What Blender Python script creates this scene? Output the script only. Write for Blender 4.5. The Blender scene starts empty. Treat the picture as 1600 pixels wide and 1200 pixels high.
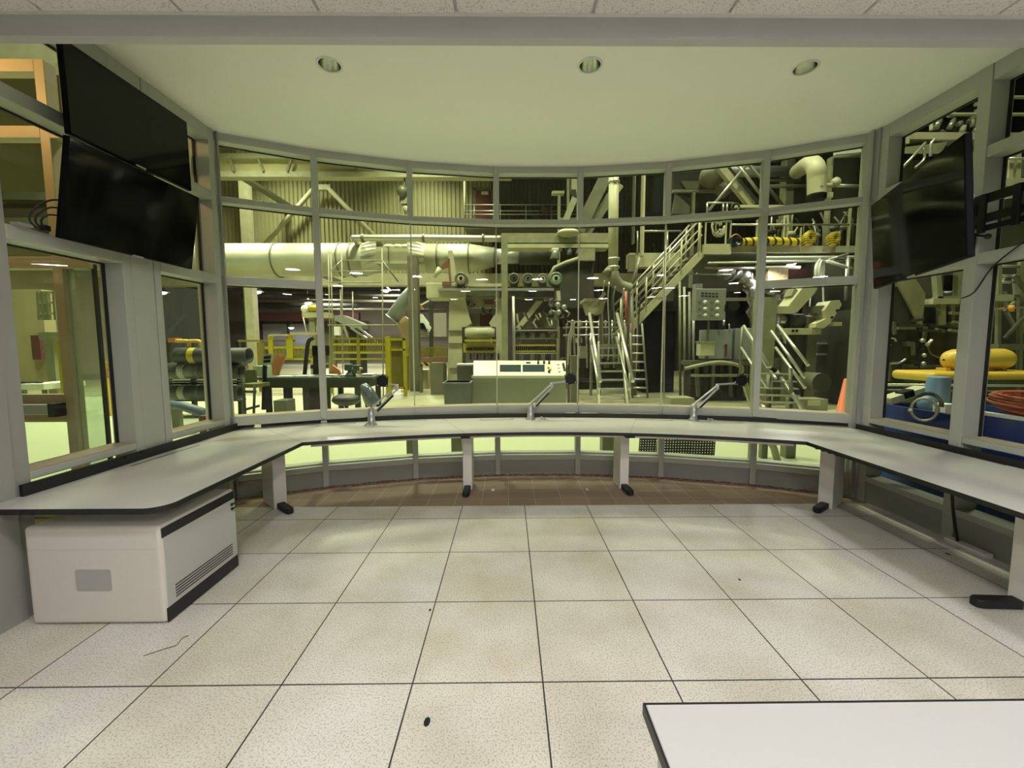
import bpy, bmesh, math, random
from mathutils import Vector, Matrix
from math import sin, cos, pi, radians, sqrt

SC = bpy.context.scene
COL = SC.collection
random.seed(7)

# ---------------------------------------------------------------- camera, world, exposure, area lights
EYE = Vector((0.0, 0.0, 1.576))
FPX = 640.95
YAW, PITCH, ROLL = 0.0096, -0.0823, -0.0027
_f = Vector((sin(YAW)*cos(PITCH), cos(YAW)*cos(PITCH), sin(PITCH)))
_r0 = Vector((cos(YAW), -sin(YAW), 0.0))
_u0 = _r0.cross(_f)
_r = cos(ROLL)*_r0 + sin(ROLL)*_u0
_u = -sin(ROLL)*_r0 + cos(ROLL)*_u0
cam_data = bpy.data.cameras.new('camera')
cam = bpy.data.objects.new('camera', cam_data)
COL.objects.link(cam)
cam.matrix_world = Matrix(((_r.x, _u.x, -_f.x, EYE.x), (_r.y, _u.y, -_f.y, EYE.y), (_r.z, _u.z, -_f.z, EYE.z), (0, 0, 0, 1)))
cam_data.sensor_fit = 'HORIZONTAL'
cam_data.sensor_width = 36.0
cam_data.lens = FPX/1600.0*36.0
cam_data.shift_y = -0.0051
cam_data.clip_start = 0.02
cam_data.clip_end = 300
SC.camera = cam

SC.view_settings.view_transform = 'Standard'
SC.view_settings.look = 'None'
SC.view_settings.exposure = 0.29
SC.view_settings.gamma = 1.0
SC.view_settings.use_curve_mapping = False
SC.cycles.use_denoising = True
SC.cycles.max_bounces = 7
SC.cycles.diffuse_bounces = 3
SC.cycles.glossy_bounces = 3
SC.cycles.transmission_bounces = 4
SC.cycles.transparent_max_bounces = 14
SC.cycles.caustics_reflective = False
SC.cycles.caustics_refractive = False
SC.cycles.sample_clamp_indirect = 6.0

wd = bpy.data.worlds.new('hall_air')
SC.world = wd
wd.use_nodes = True
wd.node_tree.nodes['Background'].inputs[0].default_value = (0.80, 0.86, 0.50, 1)
wd.node_tree.nodes['Background'].inputs[1].default_value = 0.05

HALL_LAMP = (0.95, 1.0, 0.66)
def area(name, loc, size, power, color, target=None):
    d = bpy.data.lights.new(name, 'AREA')
    d.shape = 'DISK'; d.size = size; d.energy = power; d.color = color
    o = bpy.data.objects.new(name, d); COL.objects.link(o); o.location = loc
    if target is not None:
        o.rotation_euler = (Vector(target)-Vector(loc)).to_track_quat('-Z', 'Y').to_euler()
    return o
# high-bay lamps of the hall, in its roof
for i, (lx, ly, pw, sp) in enumerate(((-8, 9, 620, 125), (-1.5, 9.5, 620, 125), (5.5, 10, 480, 125), (9.5, 6.5, 330, 115), (-15, 12, 520, 115), (-12, 17, 700, 105), (-4, 17, 800, 105), (5, 17, 380, 105), (-13, 22.5, 520, 110), (-5, 22.5, 520, 110))):
    area('high_bay_lamp', (lx, ly, 14.0), 1.6, pw, HALL_LAMP, (lx, ly+0.01, 0)).data.spread = radians(sp)
area('bay_lamp', (-8, 31, 6.2), 1.0, 900, (1, 0.97, 0.95), (-8, 31.01, 0))
area('bay_lamp', (-14, 33, 6.2), 1.0, 900, (1, 0.97, 0.95), (-14, 33.01, 0))

def W_(x, y, Y):
    d = _r*((x-800.0)/FPX) + _u*(-(y-591.82)/FPX) + _f
    return EYE + d*(Y/d.y)
_tl = area('tube_lamp_glow', W_(1240, 410, 12.95), 1.9, 75, (1.0, 0.99, 0.94), W_(1240, 520, 12.0))
_tl.data.shape = 'RECTANGLE'; _tl.data.size = 1.9; _tl.data.size_y = 0.05
# warm lamp of the vestibule outside the wide left window
d = bpy.data.lights.new('vestibule_lamp', 'POINT'); d.energy = 52; d.color = (1.0, 0.62, 0.24); d.shadow_soft_size = 0.12
o = bpy.data.objects.new('vestibule_lamp', d); COL.objects.link(o); o.location = (-4.6, 2.9, 3.9)

def W(x, y, Y):
    """the point in the hall at distance Y that the survey sight line (x, y) meets"""
    d = _r*((x-800.0)/FPX) + _u*(-(y-591.82)/FPX) + _f
    return EYE + d*(Y/d.y)
def px(n, Y): return n*Y/FPX

# ---------------------------------------------------------------- materials
MATS = {}
def mat(name, color, rough=0.5, metal=0.0, var=0.0, scale=6.0, bump=0.0, spec=0.5, coat=0.0, alpha=None):
    if name in MATS: return MATS[name]
    m = bpy.data.materials.new(name); m.use_nodes = True
    nt = m.node_tree; b = nt.nodes['Principled BSDF']
    b.inputs['Base Color'].default_value = (*color, 1)
    b.inputs['Roughness'].default_value = rough
    b.inputs['Metallic'].default_value = metal
    b.inputs['Specular IOR Level'].default_value = spec
    b.inputs['Coat Weight'].default_value = coat
    if alpha is not None: b.inputs['Alpha'].default_value = alpha
    tc = nt.nodes.new('ShaderNodeTexCoord')
    n = nt.nodes.new('ShaderNodeTexNoise'); n.inputs['Scale'].default_value = scale; n.inputs['Detail'].default_value = 5
    nt.links.new(tc.outputs['Object'], n.inputs['Vector'])
    if var > 0:
        mx = nt.nodes.new('ShaderNodeMix'); mx.data_type = 'RGBA'
        mx.inputs[6].default_value = (*[c*(1-var) for c in color], 1)
        mx.inputs[7].default_value = (*[min(1, c*(1+var*0.6)) for c in color], 1)
        nt.links.new(n.outputs['Fac'], mx.inputs[0]); nt.links.new(mx.outputs[2], b.inputs['Base Color'])
    if bump > 0:
        bp = nt.nodes.new('ShaderNodeBump'); bp.inputs['Strength'].default_value = bump; bp.inputs['Distance'].default_value = 0.02
        nt.links.new(n.outputs['Fac'], bp.inputs['Height']); nt.links.new(bp.outputs['Normal'], b.inputs['Normal'])
    MATS[name] = m
    return m
def emis(name, color, strength):
    m = bpy.data.materials.new(name); m.use_nodes = True
    nt = m.node_tree; nt.nodes.remove(nt.nodes['Principled BSDF'])
    e = nt.nodes.new('ShaderNodeEmission'); e.inputs[0].default_value = (*color, 1); e.inputs[1].default_value = strength
    nt.links.new(e.outputs[0], nt.nodes['Material Output'].inputs[0]); MATS[name] = m
    return m
def math_node(nt, op, a=None, b=None, c=None):
    n = nt.nodes.new('ShaderNodeMath'); n.operation = op
    for i, v in enumerate((a, b, c)):
        if v is None: continue
        if isinstance(v, (int, float)): n.inputs[i].default_value = v
        else: nt.links.new(v, n.inputs[i])
    return n.outputs[0]
def glass(name, tint, base=0.035, haze=0.0):
    m = bpy.data.materials.new(name); m.use_nodes = True
    nt = m.node_tree; nt.nodes.remove(nt.nodes['Principled BSDF'])
    tr = nt.nodes.new('ShaderNodeBsdfTransparent'); tr.inputs[0].default_value = (*tint, 1)
    gl = nt.nodes.new('ShaderNodeBsdfGlossy'); gl.inputs['Roughness'].default_value = 0.0; gl.inputs[0].default_value = (1, 1, 1, 1)
    lw = nt.nodes.new('ShaderNodeLayerWeight'); lw.inputs[0].default_value = 0.5
    p = math_node(nt, 'POWER', lw.outputs['Facing'], 5.0)
    fr = math_node(nt, 'MULTIPLY_ADD', p, 1.0-base, base)
    mx = nt.nodes.new('ShaderNodeMixShader')
    nt.links.new(fr, mx.inputs[0]); nt.links.new(tr.outputs[0], mx.inputs[1]); nt.links.new(gl.outputs[0], mx.inputs[2])
    out = mx.outputs[0]
    if haze > 0:   # a film of dust and cleaning streaks on the pane
        tc = nt.nodes.new('ShaderNodeTexCoord'); mp = nt.nodes.new('ShaderNodeMapping'); mp.inputs['Scale'].default_value = (3.0, 3.0, 1.2)
        n = nt.nodes.new('ShaderNodeTexNoise'); n.inputs['Scale'].default_value = 1.3; n.inputs['Detail'].default_value = 6
        nt.links.new(tc.outputs['Object'], mp.inputs[0]); nt.links.new(mp.outputs[0], n.inputs['Vector'])
        df = nt.nodes.new('ShaderNodeBsdfDiffuse'); df.inputs[0].default_value = (0.75, 0.77, 0.70, 1)
        fac = math_node(nt, 'MULTIPLY', n.outputs['Fac'], haze)
        m2 = nt.nodes.new('ShaderNodeMixShader'); nt.links.new(fac, m2.inputs[0]); nt.links.new(out, m2.inputs[1]); nt.links.new(df.outputs[0], m2.inputs[2]); out = m2.outputs[0]
    nt.links.new(out, nt.nodes['Material Output'].inputs[0]); MATS[name] = m
    return m

def floor_tile_mat():
    m = bpy.data.materials.new('raised_floor_laminate'); m.use_nodes = True
    nt = m.node_tree; b = nt.nodes['Principled BSDF']; L = nt.links.new
    T = 0.6096
    tc = nt.nodes.new('ShaderNodeTexCoord'); sp = nt.nodes.new('ShaderNodeSeparateXYZ'); L(tc.outputs['Object'], sp.inputs[0])
    u = math_node(nt, 'DIVIDE', math_node(nt, 'SUBTRACT', sp.outputs[0], 0.158-20*T), T)
    v = math_node(nt, 'DIVIDE', math_node(nt, 'SUBTRACT', sp.outputs[1], 1.7986-20*T), T)
    def dist(t): return math_node(nt, 'ABSOLUTE', math_node(nt, 'SUBTRACT', math_node(nt, 'FRACT', math_node(nt, 'ADD', t, 0.5)), 0.5))
    du, dv = dist(u), dist(v)
    line = math_node(nt, 'LESS_THAN', math_node(nt, 'MINIMUM', du, dv), 0.0058)
    cb = nt.nodes.new('ShaderNodeCombineXYZ'); L(math_node(nt, 'FLOOR', u), cb.inputs[0]); L(math_node(nt, 'FLOOR', v), cb.inputs[1])
    wn = nt.nodes.new('ShaderNodeTexWhiteNoise'); wn.noise_dimensions = '2D'; L(cb.outputs[0], wn.inputs['Vector'])
    n1 = nt.nodes.new('ShaderNodeTexNoise'); n1.inputs['Scale'].default_value = 120; n1.inputs['Detail'].default_value = 3; L(tc.outputs['Object'], n1.inputs['Vector'])
    n2 = nt.nodes.new('ShaderNodeTexNoise'); n2.inputs['Scale'].default_value = 2.2; n2.inputs['Detail'].default_value = 6; L(tc.outputs['Object'], n2.inputs['Vector'])
    r1 = nt.nodes.new('ShaderNodeValToRGB'); r1.color_ramp.elements[0].position = 0.36; r1.color_ramp.elements[0].color = (0.50, 0.47, 0.42, 1)
    r1.color_ramp.elements[1].position = 0.50; r1.color_ramp.elements[1].color = (0.745, 0.72, 0.685, 1); L(n1.outputs['Fac'], r1.inputs[0])
    r2 = nt.nodes.new('ShaderNodeValToRGB'); r2.color_ramp.elements[0].position = 0.30; r2.color_ramp.elements[0].color = (0.80, 0.78, 0.70, 1)
    r2.color_ramp.elements[1].position = 0.62; r2.color_ramp.elements[1].color = (1, 1, 1, 1); L(n2.outputs['Fac'], r2.inputs[0])
    r3 = nt.nodes.new('ShaderNodeValToRGB'); r3.color_ramp.elements[0].position = 0.0; r3.color_ramp.elements[0].color = (0.96, 0.935, 0.87, 1)
    r3.color_ramp.elements[1].position = 0.55; r3.color_ramp.elements[1].color = (1.0, 0.99, 0.98, 1); L(wn.outputs['Value'], r3.inputs[0])
    def mul(a, c):
        x = nt.nodes.new('ShaderNodeMix'); x.data_type = 'RGBA'; x.blend_type = 'MULTIPLY'; x.inputs[0].default_value = 1; L(a, x.inputs[6]); L(c, x.inputs[7]); return x.outputs[2]
    col = mul(mul(r1.outputs[0], r2.outputs[0]), r3.outputs[0])
    mx = nt.nodes.new('ShaderNodeMix'); mx.data_type = 'RGBA'; L(line, mx.inputs[0]); L(col, mx.inputs[6]); mx.inputs[7].default_value = (0.035, 0.026, 0.03, 1)
    L(mx.outputs[2], b.inputs['Base Color']); b.inputs['Roughness'].default_value = 0.42; b.inputs['Specular IOR Level'].default_value = 0.35
    MATS[m.name] = m
    return m
def quarry_mat():
    m = bpy.data.materials.new('quarry_tile'); m.use_nodes = True
    nt = m.node_tree; b = nt.nodes['Principled BSDF']; L = nt.links.new
    tc = nt.nodes.new('ShaderNodeTexCoord'); br = nt.nodes.new('ShaderNodeTexBrick'); L(tc.outputs['Object'], br.inputs['Vector'])
    br.offset = 0.0; br.inputs['Scale'].default_value = 1.0; br.inputs['Brick Width'].default_value = 0.27; br.inputs['Row Height'].default_value = 0.205; br.inputs['Mortar Size'].default_value = 0.004
    br.inputs['Color1'].default_value = (0.27, 0.19, 0.135, 1); br.inputs['Color2'].default_value = (0.31, 0.22, 0.155, 1); br.inputs['Mortar'].default_value = (0.42, 0.36, 0.28, 1)
    L(br.outputs['Color'], b.inputs['Base Color']); b.inputs['Roughness'].default_value = 0.5; MATS[m.name] = m
    return m
def ceiling_tile_mat():
    m = bpy.data.materials.new('acoustic_tile'); m.use_nodes = True
    nt = m.node_tree; b = nt.nodes['Principled BSDF']; L = nt.links.new
    tc = nt.nodes.new('ShaderNodeTexCoord'); n1 = nt.nodes.new('ShaderNodeTexNoise'); n1.inputs['Scale'].default_value = 140; n1.inputs['Detail'].default_value = 4; L(tc.outputs['Object'], n1.inputs['Vector'])
    r1 = nt.nodes.new('ShaderNodeValToRGB'); r1.color_ramp.elements[0].position = 0.33; r1.color_ramp.elements[0].color = (0.50, 0.47, 0.42, 1)
    r1.color_ramp.elements[1].position = 0.45; r1.color_ramp.elements[1].color = (0.82, 0.79, 0.745, 1); L(n1.outputs['Fac'], r1.inputs[0])
    L(r1.outputs[0], b.inputs['Base Color']); b.inputs['Roughness'].default_value = 0.9
    bp = nt.nodes.new('ShaderNodeBump'); bp.inputs['Strength'].default_value = 0.4; bp.inputs['Distance'].default_value = 0.004; L(n1.outputs['Fac'], bp.inputs['Height']); L(bp.outputs[0], b.inputs['Normal'])
    MATS[m.name] = m
    return m
def corrugated_mat(name, color):
    return mat(name, color, 0.6, 0.0, 0.35, 0.6)
def stripes_mat(name, c1, c2, freq, axis=0, slant=0.0, duty=0.3):
    m = bpy.data.materials.new(name); m.use_nodes = True
    nt = m.node_tree; b = nt.nodes['Principled BSDF']; L = nt.links.new
    tc = nt.nodes.new('ShaderNodeTexCoord'); sp = nt.nodes.new('ShaderNodeSeparateXYZ'); L(tc.outputs['Object'], sp.inputs[0])
    t = math_node(nt, 'MULTIPLY', math_node(nt, 'MULTIPLY_ADD', sp.outputs[2], slant, sp.outputs[axis]), freq)
    s = math_node(nt, 'LESS_THAN', math_node(nt, 'FRACT', t), duty)
    mx = nt.nodes.new('ShaderNodeMix'); mx.data_type = 'RGBA'; L(s, mx.inputs[0]); mx.inputs[6].default_value = (*c1, 1); mx.inputs[7].default_value = (*c2, 1)
    L(mx.outputs[2], b.inputs['Base Color']); b.inputs['Roughness'].default_value = 0.5; MATS[name] = m
    return m

FLOOR = floor_tile_mat(); QUARRY = quarry_mat(); ACT = ceiling_tile_mat()
FRAME = mat('anodised_frame', (0.46, 0.475, 0.42), 0.45, 0.15, 0.08, 3)
PANEL = mat('grey_wall_panel', (0.32, 0.325, 0.295), 0.5, 0.1, 0.10, 2)
HEADER = mat('grey_header_paint', (0.47, 0.48, 0.47), 0.6, 0, 0.04, 2)
SOFFIT = mat('white_gypsum', (0.88, 0.89, 0.82), 0.75, 0, 0.04, 1.2)
TRIMW = mat('white_trim', (0.75, 0.74, 0.70), 0.5)
SILLW = mat('worn_sill', (0.46, 0.40, 0.31), 0.45, 0.1, 0.3, 8)
GASKET = mat('black_gasket', (0.008, 0.008, 0.007), 0.6)
GLASS = glass('window_glass', (0.955, 0.965, 0.92), 0.012, 0.006)
CLEARGL = glass('side_glass', (0.95, 0.965, 0.935), 0.012, 0.004)
GREENGL = glass('door_side_glass', (0.80, 0.87, 0.80), 0.05, 0.22)
SILICONE = mat('silicone_joint', (0.55, 0.56, 0.42), 0.35, 0, 0, 1)
WHITEW = mat('rear_wall_paint', (0.42, 0.41, 0.39), 0.8)
DESKTOP = mat('white_laminate', (0.56, 0.55, 0.535), 0.30, 0, 0.04, 2.5, spec=0.4)
EDGE = mat('black_edge_band', (0.008, 0.008, 0.009), 0.45)
LEGW = mat('white_powder_coat', (0.74, 0.71, 0.65), 0.45)
FOOT = mat('black_plastic', (0.008, 0.008, 0.008), 0.55)
GREYPL = mat('grey_door_panel', (0.47, 0.48, 0.45), 0.45)
PLATEG = mat('grey_label_plate', (0.36, 0.35, 0.34), 0.5)
TVSCREEN = mat('screen_glass', (0.004, 0.0045, 0.004), 0.07, 0, 0, 1, spec=0.22)
TVBODY = mat('television_shell', (0.004, 0.004, 0.005), 0.55, spec=0.1)
BLACKM = mat('black_steel', (0.006, 0.006, 0.006), 0.4, 0.3)
ALU = mat('brushed_aluminium', (0.50, 0.50, 0.52), 0.38, 0.7, 0.1, 8)
CHROME = mat('chrome', (0.85, 0.85, 0.83), 0.22, 1.0)
RUBBER = mat('black_rubber', (0.010, 0.010, 0.010), 0.6)
CABLEW = mat('white_cable', (0.80, 0.80, 0.78), 0.5)
RUST = mat('rusty_debris', (0.26, 0.11, 0.06), 0.95, 0, 0.5, 20, 0.5)
# machine hall paints
HFLOOR = mat('painted_concrete', (0.44, 0.48, 0.32), 0.40, 0, 0.07, 0.6)
HFLOOR2 = mat('darkened_machine_floor', (0.26, 0.25, 0.15), 0.5, 0, 0.25, 0.7)  # floor colour darkened away from the windows to cut its bounce light
MGREEN = mat('machine_green_paint', (0.29, 0.295, 0.185), 0.45, 0, 0.5, 3.2)
MCREAM = mat('cream_machine_paint', (0.50, 0.49, 0.32), 0.5, 0, 0.32, 2.6)
MDARK = mat('dark_grimy_steel', (0.050, 0.052, 0.034), 0.6, 0.0, 0.5, 3, spec=0.25)
MMID = mat('weathered_steel', (0.17, 0.17, 0.115), 0.5, 0.2, 0.4, 2.5)
BLACKH = mat('black_opening', (0.005, 0.006, 0.007), 0.5, spec=0.15)
GALV = mat('galvanised_duct', (0.50, 0.51, 0.39), 0.42, 0.35, 0.28, 1.1)
STEEL = mat('bright_steel_tube', (0.50, 0.50, 0.43), 0.30, 0.6, 0.1, 4)
STAIN = mat('stainless_sheet', (0.42, 0.43, 0.40), 0.35, 0.5, 0.12, 3)
YELLOW = mat('safety_yellow', (0.38, 0.33, 0.012), 0.45, 0, 0.25, 4)
YELDK = mat('dirty_yellow', (0.20, 0.17, 0.025), 0.5, 0, 0.3, 4)
TANKY = mat('tank_yellow', (0.62, 0.42, 0.06), 0.35, 0, 0.15, 5)
BLUE = mat('blue_bin_plastic', (0.007, 0.026, 0.21), 0.4, 0, 0.1, 4)
LBLUE = mat('light_blue_paint', (0.16, 0.27, 0.44), 0.45, 0, 0.12, 5)
ORANGE = mat('orange_plate', (0.62, 0.24, 0.09), 0.6, 0, 0.15, 3)
CONE = mat('cone_orange', (0.65, 0.14, 0.06), 0.5)
HOSEO = mat('orange_hose', (0.45, 0.09, 0.035), 0.5, 0, 0.2, 8)
RED = mat('red_paint', (0.17, 0.035, 0.028), 0.5, 0, 0.2, 3)
MAROON = mat('maroon_paint', (0.11, 0.035, 0.03), 0.6, 0, 0.2, 3)
TAN = mat('tan_block_wall', (0.40, 0.35, 0.20), 0.8, 0, 0.15, 1.5)
TANF = mat('bronze_door_frame', (0.42, 0.35, 0.24), 0.5, 0.0, 0.1, 3)
WHITED = mat('white_overhead_door', (0.62, 0.62, 0.66), 0.5, 0, 0.05, 2)
PAPER = mat('white_sheet', (0.75, 0.76, 0.70), 0.7)
ROLLB = mat('black_rubber_roll', (0.045, 0.05, 0.05), 0.5, 0, 0.85, 5.5)
FOIL = mat('foil_insulation', (0.62, 0.62, 0.60), 0.25, 0.9, 0.3, 14, 1.0)
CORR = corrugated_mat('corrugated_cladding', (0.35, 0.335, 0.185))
CORRDK = corrugated_mat('dimmed_cladding', (0.085, 0.085, 0.06))  # same cladding in a darker colour for the dim right of the hall
BAG = glass('clear_polythene', (0.97, 0.97, 0.96), 0.12, 0.30)
YHOSE = stripes_mat('yellow_black_duct_fabric', (0.70, 0.52, 0.03), (0.02, 0.02, 0.01), 4.5, 0, 0.35, 0.30)
YCOIL = stripes_mat('yellow_black_coil_fabric', (0.70, 0.52, 0.03), (0.02, 0.02, 0.01), 11.0, 2, 0.4, 0.30)
HAZARD = stripes_mat('hazard_tape', (0.45, 0.36, 0.08), (0.02, 0.02, 0.01), 5.0, 0, 0.8, 0.5)

# ---------------------------------------------------------------- mesh kit
class MB:
    def __init__(s): s.v = []; s.f = []; s.smooth = []
    def add(s, vs, fs, sm=False):
        b = len(s.v); s.v += [Vector(p) for p in vs]
        for q in fs: s.f.append([b+i for i in q]); s.smooth.append(sm)
        return s
    def hexa(s, p):   # 8 points: bottom ring then top ring
        return s.add(p, [(3, 2, 1, 0), (4, 5, 6, 7), (0, 1, 5, 4), (1, 2, 6, 5), (2, 3, 7, 6), (3, 0, 4, 7)])
    def box(s, x0, x1, y0, y1, z0, z1):
        return s.hexa([(x0, y0, z0), (x1, y0, z0), (x1, y1, z0), (x0, y1, z0), (x0, y0, z1), (x1, y0, z1), (x1, y1, z1), (x0, y1, z1)])
    def obox(s, o, ax, ay, az):   # corner/centre free box: centre o and half-vectors
        o, ax, ay, az = map(Vector, (o, ax, ay, az))
        return s.hexa([o-ax-ay-az, o+ax-ay-az, o+ax+ay-az, o-ax+ay-az, o-ax-ay+az, o+ax-ay+az, o+ax+ay+az, o-ax+ay+az])
    def bar(s, p, q, w, h, up=(0, 0, 1)):
        p, q, up = Vector(p), Vector(q), Vector(up)
        d = (q-p)
        if d.length < 1e-6: return s
        dn = d.normalized(); side = dn.cross(up)
        if side.length < 1e-4: side = dn.cross(Vector((0, 1, 0)))
        side.normalize(); u2 = side.cross(dn).normalized()
        return s.obox((p+q)/2, d/2, side*(w/2), u2*(h/2))
    def prism(s, poly, vec):
        n = len(poly); vec = Vector(vec); poly = [Vector(p) for p in poly]
        return s.add(poly+[p+vec for p in poly], [tuple(range(n))[::-1], tuple(range(n, 2*n))]+[(i, (i+1) % n, n+(i+1) % n, n+i) for i in range(n)])
    def tube(s, pts, r, seg=10, close=False, cap=True):
        pts = [Vector(p) for p in pts]; n = len(pts)
        rr = r if isinstance(r, (list, tuple)) else [r]*n
        vs = []; prev = None
        for i, p in enumerate(pts):
            if close: t = pts[(i+1) % n]-pts[i-1]
            else: t = pts[min(i+1, n-1)]-pts[max(i-1, 0)]
            if t.length < 1e-9: t = Vector((0, 0, 1))
            t.normalize()
            if prev is None:
                a = t.cross(Vector((0, 0, 1)))
                if a.length < 1e-3: a = t.cross(Vector((1, 0, 0)))
            else: a = prev - t*prev.dot(t)
            a.normalize(); prev = a; b = t.cross(a)
            vs += [p + (a*cos(2*pi*k/seg)+b*sin(2*pi*k/seg))*rr[i] for k in range(seg)]
        fs = []
        for i in range(n if close else n-1):
            j = (i+1) % n
            for k in range(seg):
                l = (k+1) % seg; fs.append((i*seg+k, i*seg+l, j*seg+l, j*seg+k))
        s.add(vs, fs, True)
        if cap and not close:
            b = len(s.v)-n*seg
            s.f.append([b+k for k in range(seg)][::-1]); s.smooth.append(False)
            s.f.append([b+(n-1)*seg+k for k in range(seg)]); s.smooth.append(False)
        return s
    def cyl(s, p, q, r, seg=24): return s.tube([p, q], r, seg)
    def lathe(s, o, axis, prof, seg=28, cap=False):   # prof: (radius, distance along the axis)
        o = Vector(o); t = Vector(axis).normalized()
        a = t.cross(Vector((0, 0, 1)))
        if a.length < 1e-3: a = Vector((1, 0, 0))
        a.normalize(); b = t.cross(a); vs = []; n = len(prof)
        for r, h in prof: vs += [o+t*h+(a*cos(2*pi*k/seg)+b*sin(2*pi*k/seg))*max(r, 1e-5) for k in range(seg)]
        fs = [(i*seg+k, i*seg+(k+1) % seg, (i+1)*seg+(k+1) % seg, (i+1)*seg+k) for i in range(n-1) for k in range(seg)]
        return s.add(vs, fs, True)
    def ball(s, c, r, seg=16, rings=10, sc=(1, 1, 1)):
        c = Vector(c); vs = []; fs = []
        for i in range(rings+1):
            th = pi*i/rings
            for k in range(seg):
                ph = 2*pi*k/seg; vs.append(c+Vector((sin(th)*cos(ph)*sc[0], sin(th)*sin(ph)*sc[1], cos(th)*sc[2]))*r)
        for i in range(rings):
            for k in range(seg): fs.append((i*seg+k, (i+1)*seg+k, (i+1)*seg+(k+1) % seg, i*seg+(k+1) % seg))
        return s.add(vs, fs, True)
    def build(s, name, material, parent=None, bevel=0.0, seg=2):
        base = world_of(parent) if parent else Vector((0, 0, 0))
        me = bpy.data.meshes.new(name)
        me.from_pydata([tuple(p-base) for p in s.v], [], s.f)
        me.polygons.foreach_set('use_smooth', s.smooth)
        bm = bmesh.new(); bm.from_mesh(me)
        bmesh.ops.remove_doubles(bm, verts=bm.verts, dist=1e-6)
        bmesh.ops.recalc_face_normals(bm, faces=bm.faces)
        bm.to_mesh(me); bm.free()
        me.materials.append(material)
        o = bpy.data.objects.new(name, me); COL.objects.link(o)
        if parent: o.parent = parent
        if bevel > 0:
            md = o.modifiers.new('bevel', 'BEVEL'); md.width = bevel; md.segments = seg; md.limit_method = 'ANGLE'; md.angle_limit = radians(40)
        return o
def world_of(o):
    v = Vector((0, 0, 0))
    while o: v += o.location; o = o.parent
    return v
def tag(o, label, cat, group=None):
    o['label'] = label; o['category'] = cat
    if group: o['group'] = group
    return o
def thing(name, label, cat, loc, group=None):
    o = bpy.data.objects.new(name, None); COL.objects.link(o); o.location = loc; o.empty_display_size = 0.1
    return tag(o, label, cat, group)
def struct(o):
    o['kind'] = 'structure'; return o
def setting(name, loc=(0, 0, 0)):
    o = bpy.data.objects.new(name, None); COL.objects.link(o); o.location = loc; o.empty_display_size = 0.1
    return struct(o)
def arc(c, r, a0, a1, n, ux, uy):
    c, ux, uy = Vector(c), Vector(ux), Vector(uy)
    return [c+ux*(r*cos(a0+(a1-a0)*i/n))+uy*(r*sin(a0+(a1-a0)*i/n)) for i in range(n+1)]
def smooth_path(pts, n=8):
    pts = [Vector(p) for p in pts]; out = []
    for i in range(len(pts)-1):
        p0 = pts[max(i-1, 0)]; p1 = pts[i]; p2 = pts[i+1]; p3 = pts[min(i+2, len(pts)-1)]
        for k in range(n):
            t = k/n; out.append(0.5*((2*p1)+(p2-p0)*t+(2*p0-5*p1+4*p2-p3)*t*t+(3*p1-p0-3*p2+p3)*t**3))
    out.append(pts[-1]); return out
def simple(mb, name, material, label, cat, group=None, bevel=0.0):
    return tag(mb.build(name, material, None, bevel), label, cat, group)

# ---------------------------------------------------------------- the control room
XL, XR, ZC, ZT = -2.80, 3.56, 3.62, 3.06
YB = 1.985                       # header between the high white soffit and the lower tile ceiling
REC = 0.16                       # depth of every window frame
CC = Vector((0.36, -1.995)); CR = 6.915
NODES = []
for i in range(8):
    t = radians(-28.35+8.1*i)
    NODES.append(Vector((CC.x+CR*sin(t), CC.y+CR*cos(t))))
def rad(i, out):                 # a point on the radial through node i, out metres beyond the frame face
    t = radians(-28.35+8.1*i); return Vector((CC.x+(CR+out)*sin(t), CC.y+(CR+out)*cos(t)))

# floor: raised tiles, then the older quarry tiles under the front desk
f = MB(); f.box(XL-0.02, XR+0.02, -7.2, 3.92, -0.12, 0.0); struct(f.build('floor', FLOOR))
poly = [(XL-0.18, 3.92, 0)]+[(XR+0.18, 3.92, 0)]+[(rad(i, 0.02).x, rad(i, 0.02).y, 0) for i in range(7, -1, -1)]
f = MB(); f.prism(poly, (0, 0, -0.12)); struct(f.build('floor_quarry', QUARRY))
f = MB(); f.box(XL, XL+0.05, 2.9, 3.92, 0.0, 0.006); f.box(XR-0.16, XR-0.12, 2.4, 3.85, 0.0, 0.005); struct(f.build('trim_5', TRIMW))

# ceilings
def soffit_mesh():
    holes = [(-1.296, 3.188), (0.61, 3.184), (2.213, 3.203)]
    bm = bmesh.new()
    outer = [(XL-0.12, YB), (XR+0.12, YB), (XR+0.12, 4.05)]+[(rad(i, 0.10).x, rad(i, 0.10).y) for i in range(7, -1, -1)]+[(XL-0.12, 4.05)]
    def loop(pts):
        vs = [bm.verts.new((x, y, ZC)) for x, y in pts]
        return [bm.edges.new((vs[i], vs[(i+1) % len(vs)])) for i in range(len(vs))]
    es = loop(outer)
    for hx, hy in holes: es += loop([(hx+0.078*cos(2*pi*k/32), hy+0.078*sin(2*pi*k/32)) for k in range(32)])
    bmesh.ops.triangle_fill(bm, edges=es, use_beauty=True, use_dissolve=False)
    me = bpy.data.meshes.new('ceiling_soffit'); 
    for q in bm.faces:
        if q.normal.z > 0: q.normal_flip()
    bm.to_mesh(me); bm.free(); me.materials.append(SOFFIT)
    o = bpy.data.objects.new('ceiling_soffit', me); COL.objects.link(o); return struct(o), holes
_, DOWN = soffit_mesh()
f = MB(); f.prism([(XL-0.18, YB+0.03, 3.88), (XR+0.18, YB+0.03, 3.88), (XR+0.18, 4.1, 3.88)]+[(rad(i, 0.16).x, rad(i, 0.16).y, 3.88) for i in range(7, -1, -1)]+[(XL-0.18, 4.1, 3.88)], (0, 0, 0.12)); struct(f.build('ceiling_deck', PANEL))
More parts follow.
